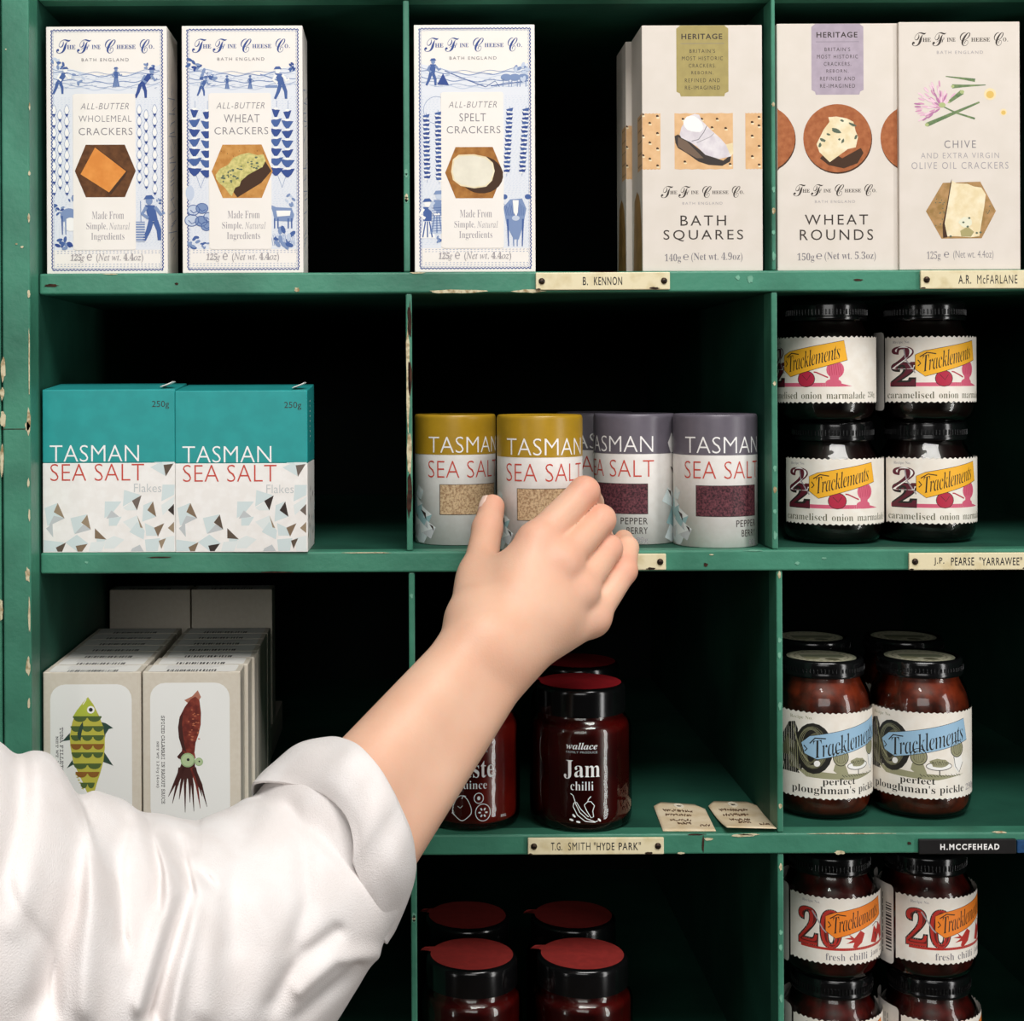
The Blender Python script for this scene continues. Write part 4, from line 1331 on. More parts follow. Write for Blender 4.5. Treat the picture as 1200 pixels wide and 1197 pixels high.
def preserve_jar(label, px, Y, z, R, H, lidR, lidH, word, group, tab=200, seal=SEAL):
    t = thing('preserve_jar', label, 'jar', (P(px, 700, Y).x, Y, z), facing(px), group)
    hz = H - lidH
    prof = lambda off: smooth_prof([(.0005, .0012 + off * 2.2), (max(.001, R * .80 - off), .0003 + off * 2.2, .003), (R * .95 - off, .0006 + off * 2, .003), (R - off, .0055 + off, .005), (R - off, hz - .0065, .0045), (lidR * .99 - off, hz - .0025, .003), (lidR * .96 - off, hz + .001)], 5)
    g = MB()
    g.lathe(prof(0), GLASS, 88, cap0=False, cap1=False)
    g.build('glass_jar', t)
    j = MB()
    j.lathe(prof(.0016), JAM_QUINCE if word == 'quince' else JAM_RED, 72)
    j.build('contents', t)
    l = MB()
    l.lathe(smooth_prof([(lidR, hz + .0003), (lidR, H - .0016, .0026), (lidR - .002, H, .002), (.0003, H)], 5), LID, 88)
    l.build('lid', t)
    s = MB()
    A = Art()
    rd = lidR * .905
    A.ell(0, 0, rd, rd, seal, 1, 0, 56)
    A.emit(s, lambda x, y, ly: (x, y, H + 1.5e-4))
    ta = math.radians(tab)
    c, sn = math.cos(ta), math.sin(ta)
    pts = []
    for u, v, zz in ((.92, -.2, 0), (1.05, -.14, 0), (1.22, -.12, -.0004), (1.3, -.05, -.0016), (1.3, .05, -.0016), (1.22, .12, -.0004), (1.05, .14, 0), (.92, .2, 0)):
        pts.append(((u * c - v * sn) * rd, (u * sn + v * c) * rd, H + 3e-4 + zz))
    s.add(pts, [list(range(8))], seal)
    s.build('paper_seal', t)
    if word:
        q = MB()
        A = Art()
        wh = INK['snow']
        A.oy, A.k = 3.5, 0.965
        A.text('wallace', -20, 30, 17, 38, wh, 3, 'bi', 0.0)
        A.text('FAMILY PRODUCE', -20, 40, 17, 42.5, INK['lgrey'], 3, 's', 0, 1.1)
        if word == 'chilli':
            A.text('Jam', -23, 51, 20, 73, wh, 3, 'b', -0.005)
            A.text('chilli', -15, 75.5, 12, 86, wh, 3, 'b', -0.012)
            for pts in ([(-15, 90), (-12, 92), (-10, 98), (-9, 102), (-4, 112), (4, 119), (14, 123), (17, 122)], [(-11, 101), (-12, 105), (-7, 115), (2, 122), (14, 123.5)], [(-11, 101), (-8, 100), (-3, 108), (6, 117)], [(9, 93), (6, 96), (5, 99)], [(5, 99), (1, 103), (4, 110), (9, 118), (12, 117), (11, 110), (13, 104), (9, 99), (5, 99)]):
                A.line(pts, .9, wh, 3)
            for x, y, r in ((-11, 116, .8), (-6, 123, .2), (-14, 121, .3), (19, 121, .8)):
                A.ell(x, y, 2.6, 1.2, wh, 3, r, 10)
        else:
            A.text('Paste', -27, 51, 25, 72, wh, 3, 'b', -0.005)
            A.text('quince', -19, 75.5, 16, 88, wh, 3, 'b', -0.012)
            pts = [(-14 + 11 * math.cos(a) * (1 + .1 * math.sin(3 * a)), 108 + 14 * math.sin(a) * (1 + .06 * math.cos(4 * a))) for a in [i / 26 * 6.283 for i in range(26)]]
            A.line(pts, .9, wh, 3, True)
            A.line([(-14, 97), (-12, 93), (-9, 94)], .9, wh, 3)
            A.line([(-19, 106), (-16, 108), (-13, 105)], .7, wh, 3)
            A.ring(6, 96, 5.5, 6, .9, wh, 3)
            A.ell(6, 96, 2, 2.6, wh, 3, 0, 6)
            A.ring(11, 113, 9, 10, .9, wh, 3)
            for a in range(6):
                A.ell(11 + 4 * math.cos(a * 1.047), 113 + 4.4 * math.sin(a * 1.047), 1.8, 1.1, wh, 3, a * 1.047, 8)
            A.text('300G', 34, 118, 42, 121, wh, 3, 's')
        A.emit(q, curved(R, hz, (D + Y) / F, 3), 2.6)
        q.build('printed_lettering', t)
    return t


WJ = 'red jam jars on the third shelf'
preserve_jar('red jar of quince paste half hidden behind the forearm', 551, 0.033, zp, 0.0297, 0.0835, 0.0270, 0.0168, 'quince', WJ, 195)
preserve_jar('red jar of chilli jam with bright red seal, front, beside the paper tags', 679.5, 0.031, zp, 0.0308, 0.0835, 0.0272, 0.0168, 'chilli', WJ, 170)
preserve_jar('dark red sealed jar directly behind the chilli jam jar', 676, 0.098, zp, 0.0305, 0.0835, 0.0272, 0.0168, None, WJ, 175)
WB = 'red sealed jars in the bottom pigeonhole'
preserve_jar('red sealed dark jar, bottom pigeonhole, front one by the divider', 551, 0.029, zc, 0.0305, 0.0905, 0.0276, 0.0165, None, WB, 165, SEAL2)
preserve_jar('red sealed dark jar, bottom pigeonhole, front one under the ivory name plate', 680.5, 0.029, zc, 0.0305, 0.0905, 0.0276, 0.0165, None, WB, 165, SEAL2)
preserve_jar('red sealed dark jar, bottom pigeonhole, back one by the divider', 546, 0.095, zc, 0.0305, 0.0905, 0.0276, 0.0165, None, WB, 165, SEAL2)
preserve_jar('red sealed dark jar, bottom pigeonhole, back one under the ivory name plate', 670, 0.095, zc, 0.0305, 0.0905, 0.0276, 0.0165, None, WB, 175, SEAL2)
# ---------------------------------------------------------------- tinned fish boxes, standing one behind another
KRAFT = mat((211, 203, 188), 0.6, 0.25, rgb2=(207, 198, 182), nscale=400)
FW, FH, FD = 0.0574, 0.0962, 0.0218
FK = 0.0005


def fish_box(label, kind, loc, rz):
    t = thing('fish_box', label, 'box', loc, rz, 'tinned fish boxes')
    mb = MB()
    mb.box(-FW / 2, FW / 2, -FD / 2, FD / 2, 0, FH, KRAFT, 0.0007, 3)
    T = Art()
    rr = random.Random(label)
    W_ = FW / FK
    x = 28
    while x < 86:
        wd = .6 + rr.random() * 2.0
        T.rect(x, 30, x + wd, 42.5, INK['black'], 2)
        x += wd + .6 + rr.random() * 1.6
    for q in range(4):
        T.line([(24, 8 + q * 5), (92 - q * 6, 8 + q * 5)], .9, INK['soft'], 2)
    T.rrect(6, 2, W_ - 6, 43.4, 5, mat((234, 232, 226), .6, .2), 1)
    T.emit(mb, lambda x, y, ly: (-FW / 2 + x * FK, FD / 2 - y * FK, FH + 2e-5 + ly * 3e-5))
    S = Art()
    for q in range(5):
        S.line([(6 + q * 4, 10), (6 + q * 4, 180)], .8, INK['soft'], 2)
    S.emit(mb, lambda x, y, ly: (FW / 2 + 2e-5 + ly * 3e-5, -FD / 2 + x * FK, FH - y * FK))
    mb.build('box_body', t)
    if kind:
        fn = flat(FW, FH, -FD / 2, FK)
        lb = MB()
        A = Art(ox=36 if kind == 'tuna' else 540, oy=70 if kind == 'tuna' else 62, k=1 / 4.286)
        A.rrect(72 if kind == 'tuna' else 578, 132 if kind == 'tuna' else 118, 482 if kind == 'tuna' else 978, 826, 76, mat((232, 232, 228), .55, .25), 1)
        blk = INK['black']
        if kind == 'tuna':
            A.text('TUNA FILLETS IN OIL', 0, 0, 1, 1, blk, 3, 'm', 0.008, 1, quad=((137, 348), (137, 690), (119, 690), (119, 348)))
            A.text('NET WT 120g', 0, 0, 1, 1, blk, 3, 'm', 0.008, 1, quad=((113, 392), (113, 590), (96, 590), (96, 392)))
        else:
            A.text('SPICED CALAMARI IN RAGOUT SAUCE', 0, 0, 1, 1, blk, 3, 'm', 0.008, 1, quad=((651, 284), (651, 726), (633, 726), (633, 284)))
            A.text('NET WT 120g (4oz)', 0, 0, 1, 1, blk, 3, 'm', 0.008, 1, quad=((623, 412), (623, 645), (606, 645), (606, 412)))
        top = A.emit(lb, fn)
        lb.build('label_panel', t)
        pb = MB()
        B = Art(ox=A.ox, oy=A.oy, k=A.k)
        if kind == 'tuna':
            lime, dkg, fin, ochre = mat((186, 180, 72), .5, .3), mat((78, 98, 52), .5, .3), mat((48, 72, 62), .5, .3), mat((138, 92, 40), .5, .3)
            body = [(262, 196), (290, 235), (318, 292), (336, 340), (346, 400), (346, 450), (338, 520), (322, 580), (305, 630), (298, 655), (290, 682), (262, 684), (252, 668), (238, 632), (212, 578), (186, 520), (172, 440), (170, 390), (182, 325), (205, 265), (235, 225)]
            B.poly([(330, 322), (352, 328), (388, 352), (366, 358), (350, 382), (345, 408)], fin, 2)
            B.poly([(340, 470), (388, 542), (336, 522)], fin, 2)
            B.poly([(170, 376), (132, 418), (172, 412)], fin, 2)
            B.poly([(182, 512), (154, 554), (190, 534)], fin, 2)
            B.poly(body, lime, 3)
            B.poly([(262, 200), (285, 236), (312, 294), (186, 294), (206, 262), (236, 228)], mat((174, 186, 66), .5, .3), 4)
            B.line([(236, 234), (254, 208)], 4, INK['white'], 5)
            B.ell(276, 260, 19, 19, INK['white'], 6)
            B.ell(276, 260, 10, 10, blk, 7)
            edge = lambda y, s: (lambda q: q)(258 + s * (88 - max(0, (330 - y)) * .32 - max(0, y - 450) * .17 - max(0, y - 560) * .28))
            for q, (yy, m) in enumerate(((292, dkg), (342, dkg), (388, dkg), (432, ochre), (474, dkg), (530, dkg), (572, ochre), (626, dkg))):
                xl, xr = edge(yy, -1) + 4, edge(yy, 1) - 4
                B.rect(xl, yy, xr, yy + 9, m, 5)
                n = max(2, int((xr - xl) / 50))
                for i in range(n):
                    cx, rw = xl + (xr - xl) * (i + .5) / n, (xr - xl) / n * .46
                    B.poly([(cx - rw, yy + 8)] + [(cx + rw * math.cos(a), yy + 8 + 21 * math.sin(a)) for a in [math.pi - k * math.pi / 7 for k in range(8)]] + [(cx + rw, yy + 8)], m, 5)
            B.poly([(236, 318), (222, 340), (208, 378), (210, 400), (224, 418), (228, 380), (238, 345)], fin, 7)
            for q in range(6):
                yy = 585 + q * 14
                for s in (-1, 1):
                    xx = edge(yy, s) - s * 6
                    B.poly([(xx, yy - 5), (xx + s * 12, yy), (xx, yy + 6)], lime, 3)
        else:
            sq = mat((134, 58, 44), .5, .3, rgb2=(96, 36, 30), nscale=300)
            dk = mat((66, 34, 30), .5, .3)
            B.poly([(818, 156), (834, 190), (820, 214), (790, 208), (768, 220), (750, 206), (790, 186)], mat((172, 112, 92), .5, .3), 2)
            B.poly([(806, 188), (826, 206), (834, 270), (832, 330), (820, 380), (806, 420), (800, 470), (806, 500), (720, 500), (712, 490), (736, 470), (738, 440), (722, 390), (718, 340), (726, 290), (752, 240), (782, 200)], sq, 3)
            rr3 = random.Random(2)
            for q in range(26):
                B.ell(770 + rr3.random() * 54, 230 + rr3.random() * 180, 4 + rr3.random() * 3, 3, mat((178, 104, 76), .5, .3), 4, 0, 7)
            B.poly([(718, 345), (724, 300), (744, 262), (738, 330), (748, 420), (760, 470), (738, 450), (722, 395)], dk, 4)
            B.poly([(712, 490), (736, 462), (760, 480), (730, 505)], dk, 5)
            B.poly([(742, 498), (800, 500), (804, 560), (790, 600), (730, 600), (722, 560)], dk, 4)
            for xe, ye, x0 in ((668, 690, 735), (688, 725, 742), (722, 705, 752), (752, 770, 760), (796, 765, 774), (828, 750, 786), (862, 742, 794), (706, 650, 728), (776, 720, 768), (838, 690, 798)):
                B.line([(x0, 545), ((x0 * .5 + xe * .5) + (4 if xe > 760 else -4), 630), (xe, ye)], [19, 13, 2], dk if xe % 3 else sq, 5)
            for cx, cy, r in ((766, 507, 36), (822, 516, 21)):
                B.ell(cx, cy, r, r, mat((176, 196, 150), .4, .4), 6)
                B.ring(cx, cy, r * .9, r * .9, r * .12, mat((142, 170, 120), .4, .4), 7)
                B.ell(cx + 2, cy - 2, r * .2, r * .2, blk, 8)
        B.emit(pb, fn, None, top)
        pb.build('fish_picture' if kind == 'tuna' else 'squid_picture', t)
    return t


zf = SHZ[3]
xl_, xr_ = X0(48.5) + FW / 2, X0(165.2) + FW / 2
rr = random.Random(12)
plain = None
ORD = ['second', 'third', 'fourth', 'fifth', 'sixth', 'seventh', 'eighth']
for ci, (xc, kind) in enumerate(((xl_, 'tuna'), (xr_, 'squid'))):
    nm = 'tuna' if ci == 0 else 'squid'
    fish_box('grey card box with %s picture, front of its row' % ('striped green fish' if ci == 0 else 'red squid'), kind, (xc, FD / 2 + .0006, zf), 0)
    for i in range(1, 7):
        lab = 'plain grey card box, %s from the front in the %s row' % (ORD[i - 1], 'fish picture' if ci == 0 else 'squid picture')
        loc = (xc + (rr.random() * .0030 if ci else rr.random() * .0004) + (.0012 if ci else 0), FD / 2 + .0008 + i * (FD + .0005), zf)
        if plain is None:
            plain = fish_box(lab, None, loc, 0)
        else:
            dup(plain, loc, 0, lab)
    yb = 0.1836
    flatb = dup(plain, (xc + .0015, yb - .0085 + FH / 2 - .012 + .026, zf + FD / 2 + .0002), 0, 'grey card box lying flat under the raised box behind the %s row' % ('fish picture' if ci == 0 else 'squid picture'))
    flatb.rotation_euler = (math.pi / 2, 0, 0)
    flatb.location = (xc + .0015, yb + FH - .012, zf + FD / 2 + .0002)
    dup(plain, (xc + .0015, yb + .014, zf + FD + .0006), 0, 'dim grey card box at the back, raised above the %s row' % ('fish picture' if ci == 0 else 'squid picture'))

# ---------------------------------------------------------------- paper tags on the third shelf
TAGM = mat((222, 206, 176), 0.7, 0.2, rgb2=(204, 182, 144), nscale=70, lo=.3, hi=.6)
SCRAWL = mat((104, 76, 54), 0.6, 0.2)


def paper_tag(label, quad, curl):
    """quad: photo points, hole end left and right, then near edge right and left"""
    z = zf + 0.0006
    a, b, c, d = [on_plane(x, y, z) for x, y in quad]
    o0 = (a + b + c + d) / 4
    t = thing('paper_tag', label, 'tag', (o0.x, o0.y, zf), 0.0, 'handwritten paper tags')

    def fn(u, v, ly=0):
        p = (a * (1 - u) + b * u) * (1 - v) + (d * (1 - u) + c * u) * v - o0
        p.z = .0006 + ly * 4e-5 + curl * (max(0, v - .35) ** 2 * 1.6) * (1.1 - .5 * u) + .0012 * (1 - v) * (.5 if curl else .2)
        return p
    mb = MB()
    n, m = 14, 12
    V, Fc = [], []
    for j in range(m + 1):
        v = j / m
        for i in range(n + 1):
            u = i / n
            ins = max(0, .16 - v) * 1.1                       # clipped corners at the hole end
            u2 = ins + u * (1 - 2 * ins)
            V.append(fn(u2, v))
    for j in range(m):
        for i in range(n):
            Fc.append([j * (n + 1) + i, j * (n + 1) + i + 1, (j + 1) * (n + 1) + i + 1, (j + 1) * (n + 1) + i])
    mb.add(V, Fc, TAGM, True)
    A = Art()
    A.ring(.5, .12, .075, .06, .045, mat((232, 222, 200), .6, .2), 2)
    A.ell(.5, .12, .045, .035, INK['black'], 2, 0, 14)
    rr = random.Random(label)
    for x0, x1, y in ((.16, .72, .30), (.16, .66, .46), (.22, .62, .64), (.34, .60, .75), (.74, .92, .82)):
        x = x0
        while x < x1:
            pts, y0 = [], y
            for q in range(5):
                pts.append((x + q * .009, y + (rr.random() - .5) * .085))
            A.line(pts, .013, SCRAWL, 2)
            x += .052
    A.emit(mb, fn)
    ob = mb.build('paper', t)
    md = ob.modifiers.new('thick', 'SOLIDIFY')
    md.thickness = .0004
    md.offset = 1
    return t


paper_tag('flat handwritten paper tag lying nearer the chilli jam jar', [(764, 940), (824, 944), (839, 974), (777, 974)], 0.0)
paper_tag('curled handwritten paper tag lying against the green divider', [(826, 940), (886, 941), (910, 975), (852, 977)], 0.0050)

# ---------------------------------------------------------------- the reaching person: arm, hand and sleeve
person = thing('person', 'person in loose white linen shirt reaching in to take a salt tin', 'person', (-0.46, -0.35, 0.0))
PO = Vector(person.location)


def cap(Pts, a, b, ra, rb):
    pa, ba = Pts - a, b - a
    h = np.clip((pa @ ba) / (ba @ ba), 0, 1)
    return np.linalg.norm(pa - h[..., None] * ba, axis=-1) - (ra + (rb - ra) * h)


def smin(a, b, k):
    h = np.clip(0.5 + 0.5 * (b - a) / k, 0, 1)
    return b * (1 - h) + a * h - k * h * (1 - h)


J = {n: np.array(P(*p)) for n, p in dict(
    w=(575, 762, -.088), w1=(562, 752, -.090), w2=(592, 774, -.084),
    e1=(385, 965, -.158), e2=(425, 1010, -.150),
    cm=(557, 726, -.076), tm=(562, 672, -.050), ti=(571, 620, -.022), tt=(577, 594, -.0105),
    im=(629, 636, -.060), ip=(685, 576, -.042), idd=(691, 590, -.016), it=(696, 598, .006),
    mm=(656, 660, -.064), mp=(704, 609, -.043), md=(700, 622, -.014), mt=(698, 630, .006),
    rm=(677, 692, -.061), rp=(713, 643, -.041), rd=(709, 642, -.015), rt=(704, 625, .001),
    pm=(692, 724, -.054), pp=(731, 669, -.038), pd=(735, 642, -.022), pt=(731, 632, -.006),
    x1=(600, 700, -.071), x2=(640, 720, -.070)).items()}
GR = 0.0011
lo = np.min(np.array(list(J.values())), axis=0) - .035
hi = np.max(np.array(list(J.values())), axis=0) + .035
nx, ny, nz = [int(v) for v in np.ceil((hi - lo) / GR)]


def arm_sdf(Q):
    """signed distance of hand and forearm: palm bones melt together, fingers join it only at their roots"""
    c = lambda a, b, ra, rb: cap(Q, J[a], J[b], ra, rb)
    d = c('w1', 'e1', .0165, .0235)
    d = smin(d, c('w2', 'e2', .0165, .0225), .014)
    d = smin(d, c('w', 'im', .0150, .0105), .014)
    d = smin(d, c('w', 'mm', .0150, .0108), .012)
    d = smin(d, c('w', 'rm', .0150, .0102), .012)
    d = smin(d, c('w2', 'pm', .0140, .0098), .012)
    d = smin(d, c('x1', 'x2', .0125, .0125), .014)
    d = smin(d, c('w1', 'cm', .0140, .0125), .016)
    d = smin(d, c('cm', 'tm', .0125, .0105), .012)
    th = smin(c('tm', 'ti', .0100, .0085), c('ti', 'tt', .0086, .0072), .003)
    d = smin(d, th, .006)
    web = cap(Q, J['cm'] * .3 + J['tm'] * .7, J['im'] * .82 + J['w'] * .18, .0092, .0090)
    d = smin(d, web, .012)
    for n, r, kk in (('i', (.0104, .0083, .0079, .0070), .0035), ('m', (.0102, .0082, .0077, .0070), .005), ('r', (.0096, .0077, .0074, .0066), .005), ('p', (.0094, .0074, .0064, .0056), .005)):
        f = c(n + 'm', n + 'p', r[0], r[1])
        f = smin(f, c(n + 'p', 'idd' if n == 'i' else n + 'd', r[1], r[2]), .0025)
        f = smin(f, c('idd' if n == 'i' else n + 'd', n + 't', r[2], r[3]), .002)
        # melts into the palm near its root, stays a separate finger beyond
        root = J[n + 'm'] * .62 + J[n + 'p'] * .38
        far = np.clip((np.linalg.norm(Q - J[n + 'm'], axis=-1) - .010) / .013, 0, 1)
        d = smin(d, f, kk * (1 - far) + .0004)
    for n in ('im', 'mm', 'rm', 'pm'):                        # knuckles
        d = smin(d, np.linalg.norm(Q - (J[n] + np.array((0.0005, -.0020, .001))), axis=-1) - .0086, .007)
    return d


def surface_net(f, lo, g, dims, keep):
    """iso surface of f on a grid (one vertex per crossed cell)"""
    ax = [lo[k] + g * np.arange(dims[k]) for k in range(3)]
    val = np.empty(dims, np.float32)
    for i in range(dims[0]):
        Yg, Zg = np.meshgrid(ax[1], ax[2], indexing='ij')
        val[i] = f(np.stack([np.full_like(Yg, ax[0][i]), Yg, Zg], -1))
    s = val < 0
    acc = np.zeros(tuple(v - 1 for v in dims) + (3,), np.float32)
    cnt = np.zeros(tuple(v - 1 for v in dims), np.float32)
    cor = [(a, b, c) for a in (0, 1) for b in (0, 1) for c in (0, 1)]
    sl = lambda o: tuple(slice(o[k], dims[k] - 1 + o[k]) for k in range(3))
    for a in cor:
        for k in range(3):
            if a[k] == 0:
                b = tuple(a[q] + (q == k) for q in range(3))
                va, vb = val[sl(a)], val[sl(b)]
                cr = s[sl(a)] != s[sl(b)]
                t = np.where(cr, va / np.where(cr, va - vb, 1), 0)
                for q in range(3):
                    acc[..., q] += np.where(cr, a[q] + (t if q == k else 0), 0)
                cnt += cr
    act = cnt > 0
    idx = -np.ones(act.shape, np.int64)
    idx[act] = np.arange(act.sum())
    cells = np.argwhere(act)
    V = lo + g * (cells + acc[act] / cnt[act][:, None])
    Fc = []
    for k in range(3):
        o = [0, 0, 0]
        o[k] = 1
        a = s[tuple(slice(0, dims[q] - o[q]) for q in range(3))]
        b = s[tuple(slice(o[q], dims[q]) for q in range(3))]
        u, v = [q for q in range(3) if q != k]
        for e in np.argwhere(a != b):
            if e[u] == 0 or e[v] == 0 or e[u] >= dims[u] - 1 or e[v] >= dims[v] - 1 or e[k] >= dims[k] - 1:
                continue
            q4 = []
            for du, dv in ((0, 0), (1, 0), (1, 1), (0, 1)):
                cc = list(e)
                cc[u] -= du
                cc[v] -= dv
                q4.append(int(idx[tuple(cc)]))
            if min(q4) >= 0:
                Fc.append(q4 if (a[tuple(e)] == (k != 1)) else q4[::-1])
    return V, Fc


SKIN = mat((229, 186, 159), 0.5, 0.35, rgb2=(222, 173, 145), nscale=28, lo=.35, hi=.7, bump=0.12, bscale=900, sss=0.25, detail=3)
V, Fc = surface_net(arm_sdf, lo, GR, (nx, ny, nz), None)
mb = MB()
mb.add(V - np.array(PO), Fc, SKIN, True)
arm = mb.build('arm', person)
# skin is pinker over the knuckles and finger ends
W = np.zeros(len(V))
for n, r, wgt in (('im', .014, .6), ('mm', .013, .55), ('rm', .012, .5), ('pm', .012, .5), ('ip', .011, .75), ('mp', .010, .7), ('rp', .010, .7), ('pp', .010, .7), ('ti', .010, .5), ('tt', .013, .5)):
    W = np.maximum(W, wgt * np.exp(-(np.linalg.norm(V - J[n], axis=1) / r) ** 2))
at = arm.data.attributes.new('pink', 'FLOAT', 'POINT')
at.data.foreach_set('value', W.astype(np.float32))
nt = SKIN.node_tree
bs_ = nt.nodes['Principled BSDF']
src = bs_.inputs['Base Color'].links[0].from_socket
an = nt.nodes.new('ShaderNodeAttribute')
an.attribute_name = 'pink'
mx = nt.nodes.new('ShaderNodeMix')
mx.data_type = 'RGBA'
nt.links.new(an.outputs['Fac'], mx.inputs['Factor'])
nt.links.new(src, mx.inputs['A'])
mx.inputs['B'].default_value = lin((222, 146, 124)) + (1,)
nt.links.new(mx.outputs['Result'], bs_.inputs['Base Color'])
md = arm.modifiers.new('soften', 'SMOOTH')
md.iterations, md.factor = 2, .5

# thumb nail, on the side turned away from the tin
nb = MB()
n = 10
tdir = Vector(J['tt'] - J['ti']).normalized()
nrm = Vector((-0.93, -0.36, 0.06))
nrm = (nrm - tdir * nrm.dot(tdir)).normalized()
sd = tdir.cross(nrm)
V, Fc = [], []
for i in range(n + 1):
    for j in range(n + 1):
        u, v = i / n * 2 - 1, j / n * 2 - 1
        hw = .0044 * (1 - .25 * max(0, u) ** 3)
        p = Vector(J['tt']) + tdir * (-.0004 + u * .0046) + nrm * (.0080 - .0022 * v * v - .0008 * max(0, u)) + sd * (v * hw)
        V.append(p - PO)
for i in range(n):
    for j in range(n):
        Fc.append([i * (n + 1) + j, i * (n + 1) + j + 1, (i + 1) * (n + 1) + j + 1, (i + 1) * (n + 1) + j])
nb.add(V, Fc, mat((240, 206, 190), 0.25, 0.5, noise=.04, nscale=100), True)
nl = nb.build('thumb_nail', person)
md = nl.modifiers.new('thick', 'SOLIDIFY')
md.thickness = .0008

# ---- the sleeve: rings swept from the rolled cuff to the shoulder
LINEN = mat((235, 230, 228), 0.85, 0.1, rgb2=(230, 223, 220), nscale=40, bump=0.35, bscale=1500)


def cr(pts, t):
    n = len(pts)
    i = min(int(t), n - 2)
    f = t - i
    p0, p1, p2, p3 = pts[max(0, i - 1)], pts[i], pts[i + 1], pts[min(n - 1, i + 2)]
    return [0.5 * (2 * b + (c - a) * f + (2 * a - 5 * b + 4 * c - d) * f * f + (3 * b - a - 3 * c + d) * f ** 3) for a, b, c, d in zip(p0, p1, p2, p3)]


# station: top px, bottom px, near-side bow (px), centre depth, half thickness
ST = [(345, 886, 466, 1060, 34, 6, -.161, .044),
      (325, 908, 458, 1080, 37, 7, -.163, .045),
      (306, 930, 447, 1095, 40, 8, -.165, .047),
      (290, 936, 441, 1112, 34, 4, -.170, .050),
      (272, 946, 432, 1132, 30, 0, -.174, .054),
      (245, 958, 412, 1165, 28, 0, -.180, .058),
      (217, 960, 392, 1200, 24, 0, -.187, .062),
      (190, 954, 368, 1235, 20, 0, -.194, .064),
      (163, 950, 340, 1270, 18, 0, -.202, .066),
      (142, 936, 310, 1300, 16, 0, -.210, .068),
      (115, 930, 280, 1330, 14, 0, -.218, .069),
      (90, 929, 250, 1360, 12, 0, -.226, .070),
      (74, 904, 220, 1380, 10, 0, -.232, .071),
      (60, 886, 190, 1395, 8, 0, -.238, .072),
      (40, 880, 150, 1410, 6, 0, -.245, .073),
      (18, 882, 100, 1420, 4, 0, -.252, .074),
      (-4, 867, 50, 1425, 0, 0, -.260, .075),
      (-50, 845, -40, 1425, 0, 0, -.272, .078),
      (-130, 815, -140, 1420, 0, 0, -.292, .082),
      (-260, 790, -290, 1410, 0, 0, -.318, .088),
      (-420, 790, -450, 1400, 0, 0, -.340, .092),
      (-540, 830, -560, 1350, 0, 0, -.352, .084),
      (-630, 920, -640, 1260, 0, 0, -.358, .060),
      (-670, 1040, -672, 1140, 0, 0, -.360, .022)]
FOLDS = [([(169, 960), (178, 990), (186, 1024), (184, 1060)], -4.5, 7), ([(203, 985), (217, 1025), (221, 1050), (210, 1085), (196, 1130), (178, 1200)], -7.5, 12),
         ([(229, 958), (228, 990), (230, 1020), (247, 1035)], -3.5, 6), ([(226, 1010), (232, 1045), (222, 1090), (208, 1150), (200, 1200)], 4.5, 10), ([(190, 975), (200, 1010), (202, 1050), (185, 1110), (165, 1180)], 5, 11),
         ([(146, 960), (134, 1010), (137, 1060), (142, 1110)], -4.5, 10), ([(88, 950), (90, 1000), (84, 1060), (68, 1120), (40, 1190)], -6, 16), ([(112, 935), (112, 1000), (108, 1080), (100, 1180)], 3.5, 14), ([(50, 900), (48, 960), (40, 1030), (20, 1080)], 4, 16), ([(22, 890), (18, 950), (0, 1030)], -4, 12),
         ([(300, 940), (280, 985), (268, 1040), (270, 1110)], -2.2, 14), ([(340, 950), (356, 1000), (360, 1060), (345, 1110)], -2.6, 12), ([(395, 1095), (350, 1130), (320, 1180)], -3, 10), ([(440, 1118), (392, 1122), (350, 1160)], 2.5, 9), ([(255, 960), (262, 1010), (250, 1080), (240, 1180)], 2.5, 16), ([(10, 1050), (50, 1110), (60, 1190)], -3, 12),
         ([(420, 1135), (380, 1170), (350, 1197)], -2.5, 8), ([(300, 1050), (320, 1110), (290, 1190)], 2, 18)]


def seg_dist(x, y, pts):
    best = 1e9
    for (ax, ay), (bx, by) in zip(pts[:-1], pts[1:]):
        dx, dy = bx - ax, by - ay
        h = max(0, min(1, ((x - ax) * dx + (y - ay) * dy) / (dx * dx + dy * dy)))
        best = min(best, math.hypot(x - ax - dx * h, y - ay - dy * h))
    return best


def to_px(p):
    c, s = math.cos(ROLL), math.sin(ROLL)
    u, v = p.x / (D + p.y), (p.z - EYE) / (D + p.y)
    cx, cy = u * c - v * s, u * s + v * c
    return VX + cx * F, VY - cy * F


def wob(x, y, s):
    return math.sin(x * .031 + s) * math.sin(y * .027 + 1.7 * s) + .5 * math.sin(x * .061 - y * .045 + s * 3) + .3 * math.sin(x * .11 + y * .083 + s)


def ring(st, th, grow=0.0):
    tx, ty, bx, by, nx_, ny_, Yc, hz = st[:8]
    bl = st[8] if len(st) > 8 else 0
    cx, cy, ux, uy = (tx + bx) / 2, (ty + by) / 2, (tx - bx) / 2, (ty - by) / 2
    c, s = math.cos(th), math.sin(th)
    sc = abs(s) ** .9 * (1 if s >= 0 else -1)
    p = P(cx + ux * c + nx_ * s + bl * (2 * s * c * (1 if c > 0 else .4) if s > 0 else 0), cy + uy * c + ny_ * s - .25 * bl * (2 * s * c if s > 0 else 0), Yc - hz * sc)
    if grow:
        q = P(cx, cy, Yc)
        p = p + (p - q).normalized() * grow
    return p


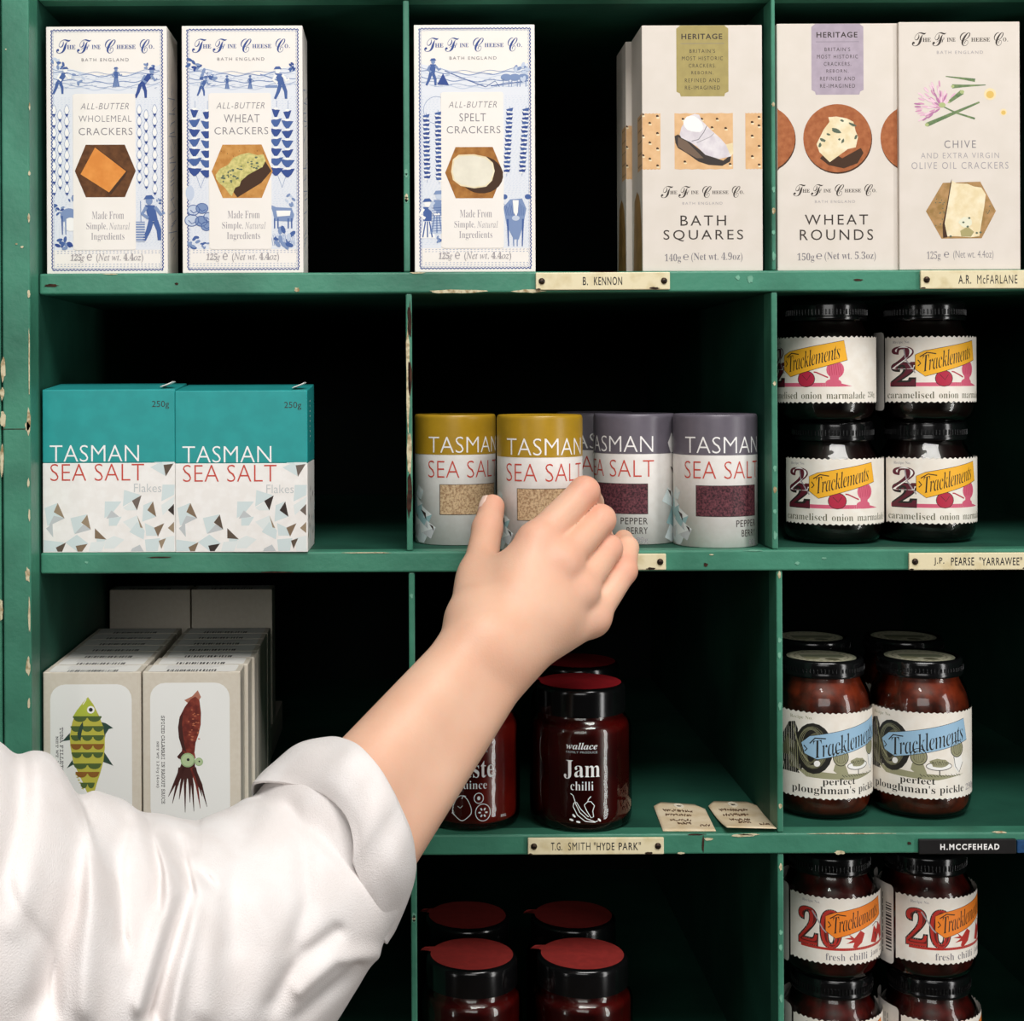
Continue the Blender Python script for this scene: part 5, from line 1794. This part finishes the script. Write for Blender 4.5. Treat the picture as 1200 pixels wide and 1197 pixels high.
def folded(p, q, amt=1.0):
    """push the point along its outward direction by the folds nearby"""
    x, y = to_px(p)
    d = 0.00045 * wob(x, y, 1.0)
    for pts, a, wd in FOLDS:
        if min(a_[0] for a_ in pts) - 60 < x < max(a_[0] for a_ in pts) + 60:
            dd = seg_dist(x, y, pts)
            if dd < 4 * wd:
                d += a * .0017 * math.exp(-(dd / wd) ** 2)
    n = (p - q).normalized()
    n = Vector((n.x * .35, n.y if n.y < 0 else n.y * .4, n.z * .35))
    return p + n * d * amt * (1 if p.y < q.y else .3)


NT, NA = 170, 128
V, Fc = [], []
for i in range(NT + 1):
    st = cr(ST, (len(ST) - 1) * (i / NT))
    q = P((st[0] + st[2]) / 2, (st[1] + st[3]) / 2, st[6])
    for j in range(NA):
        th = 2 * math.pi * j / NA
        V.append(folded(ring(st, th), q))
for i in range(NT):
    for j in range(NA):
        Fc.append([i * NA + j, i * NA + (j + 1) % NA, (i + 1) * NA + (j + 1) % NA, (i + 1) * NA + j])
V.append(sum((V[-NA + j] for j in range(NA)), Vector()) / NA)
for j in range(NA):
    Fc.append([NT * NA + j, NT * NA + (j + 1) % NA, len(V) - 1])
mb = MB()
mb.add([v - PO for v in V], Fc, LINEN, True)
sleeve = mb.build('shirt_sleeve', person)
md = sleeve.modifiers.new('sub', 'SUBSURF')
md.levels = md.render_levels = 1

# ---- the rolled cuff: outer band, turned rim, inner side
CF = [(302, 922, 452, 1102, 36, 0, -.163, .051, 38),
      (318, 903, 462, 1088, 37, 0, -.162, .053, 32),
      (345, 882, 470, 1068, 37, 0, -.160, .053, 22),
      (372, 868, 475, 1044, 36, 0, -.157, .050, 12),
      (392, 864, 477, 1022, 33, 0, -.154, .046, 5),
      (396, 867, 475, 1014, 31, 0, -.153, .043, 0),
      (392, 872, 470, 1016, 29, 0, -.153, .041, 0),
      (375, 884, 462, 1030, 29, 0, -.155, .040, 0),
      (350, 905, 450, 1050, 29, 0, -.158, .040, 0)]
V, Fc = [], []
NT2 = 60
for i in range(NT2 + 1):
    u = i / NT2
    st = cr(CF, (len(CF) - 1) * u)
    q = P((st[0] + st[2]) / 2, (st[1] + st[3]) / 2, st[6])
    for j in range(NA):
        th = 2 * math.pi * j / NA
        p = ring(st, th, 0.0012 if u < .5 else 0)
        x, y = to_px(p)
        d = .0007 * wob(x * 1.3, y * 1.3, 4.0) + .0009 * math.sin((x * .8 + y * .55) * .11) * math.exp(-((u - .25) / .2) ** 2)
        if u < .08:
            d += .0016 * math.sin(th * 5 + 1) * (1 - u / .08)
        V.append(p + (p - q).normalized() * d)
for i in range(NT2):
    for j in range(NA):
        Fc.append([i * NA + j, i * NA + (j + 1) % NA, (i + 1) * NA + (j + 1) % NA, (i + 1) * NA + j])
mb = MB()
mb.add([v - PO for v in V], Fc, LINEN, True)
cuff = mb.build('cuff', sleeve)
cuff['label'] = 'rolled up cuff'
md = cuff.modifiers.new('thick', 'SOLIDIFY')
md.thickness = .0015
md = cuff.modifiers.new('sub', 'SUBSURF')
md.levels = md.render_levels = 1
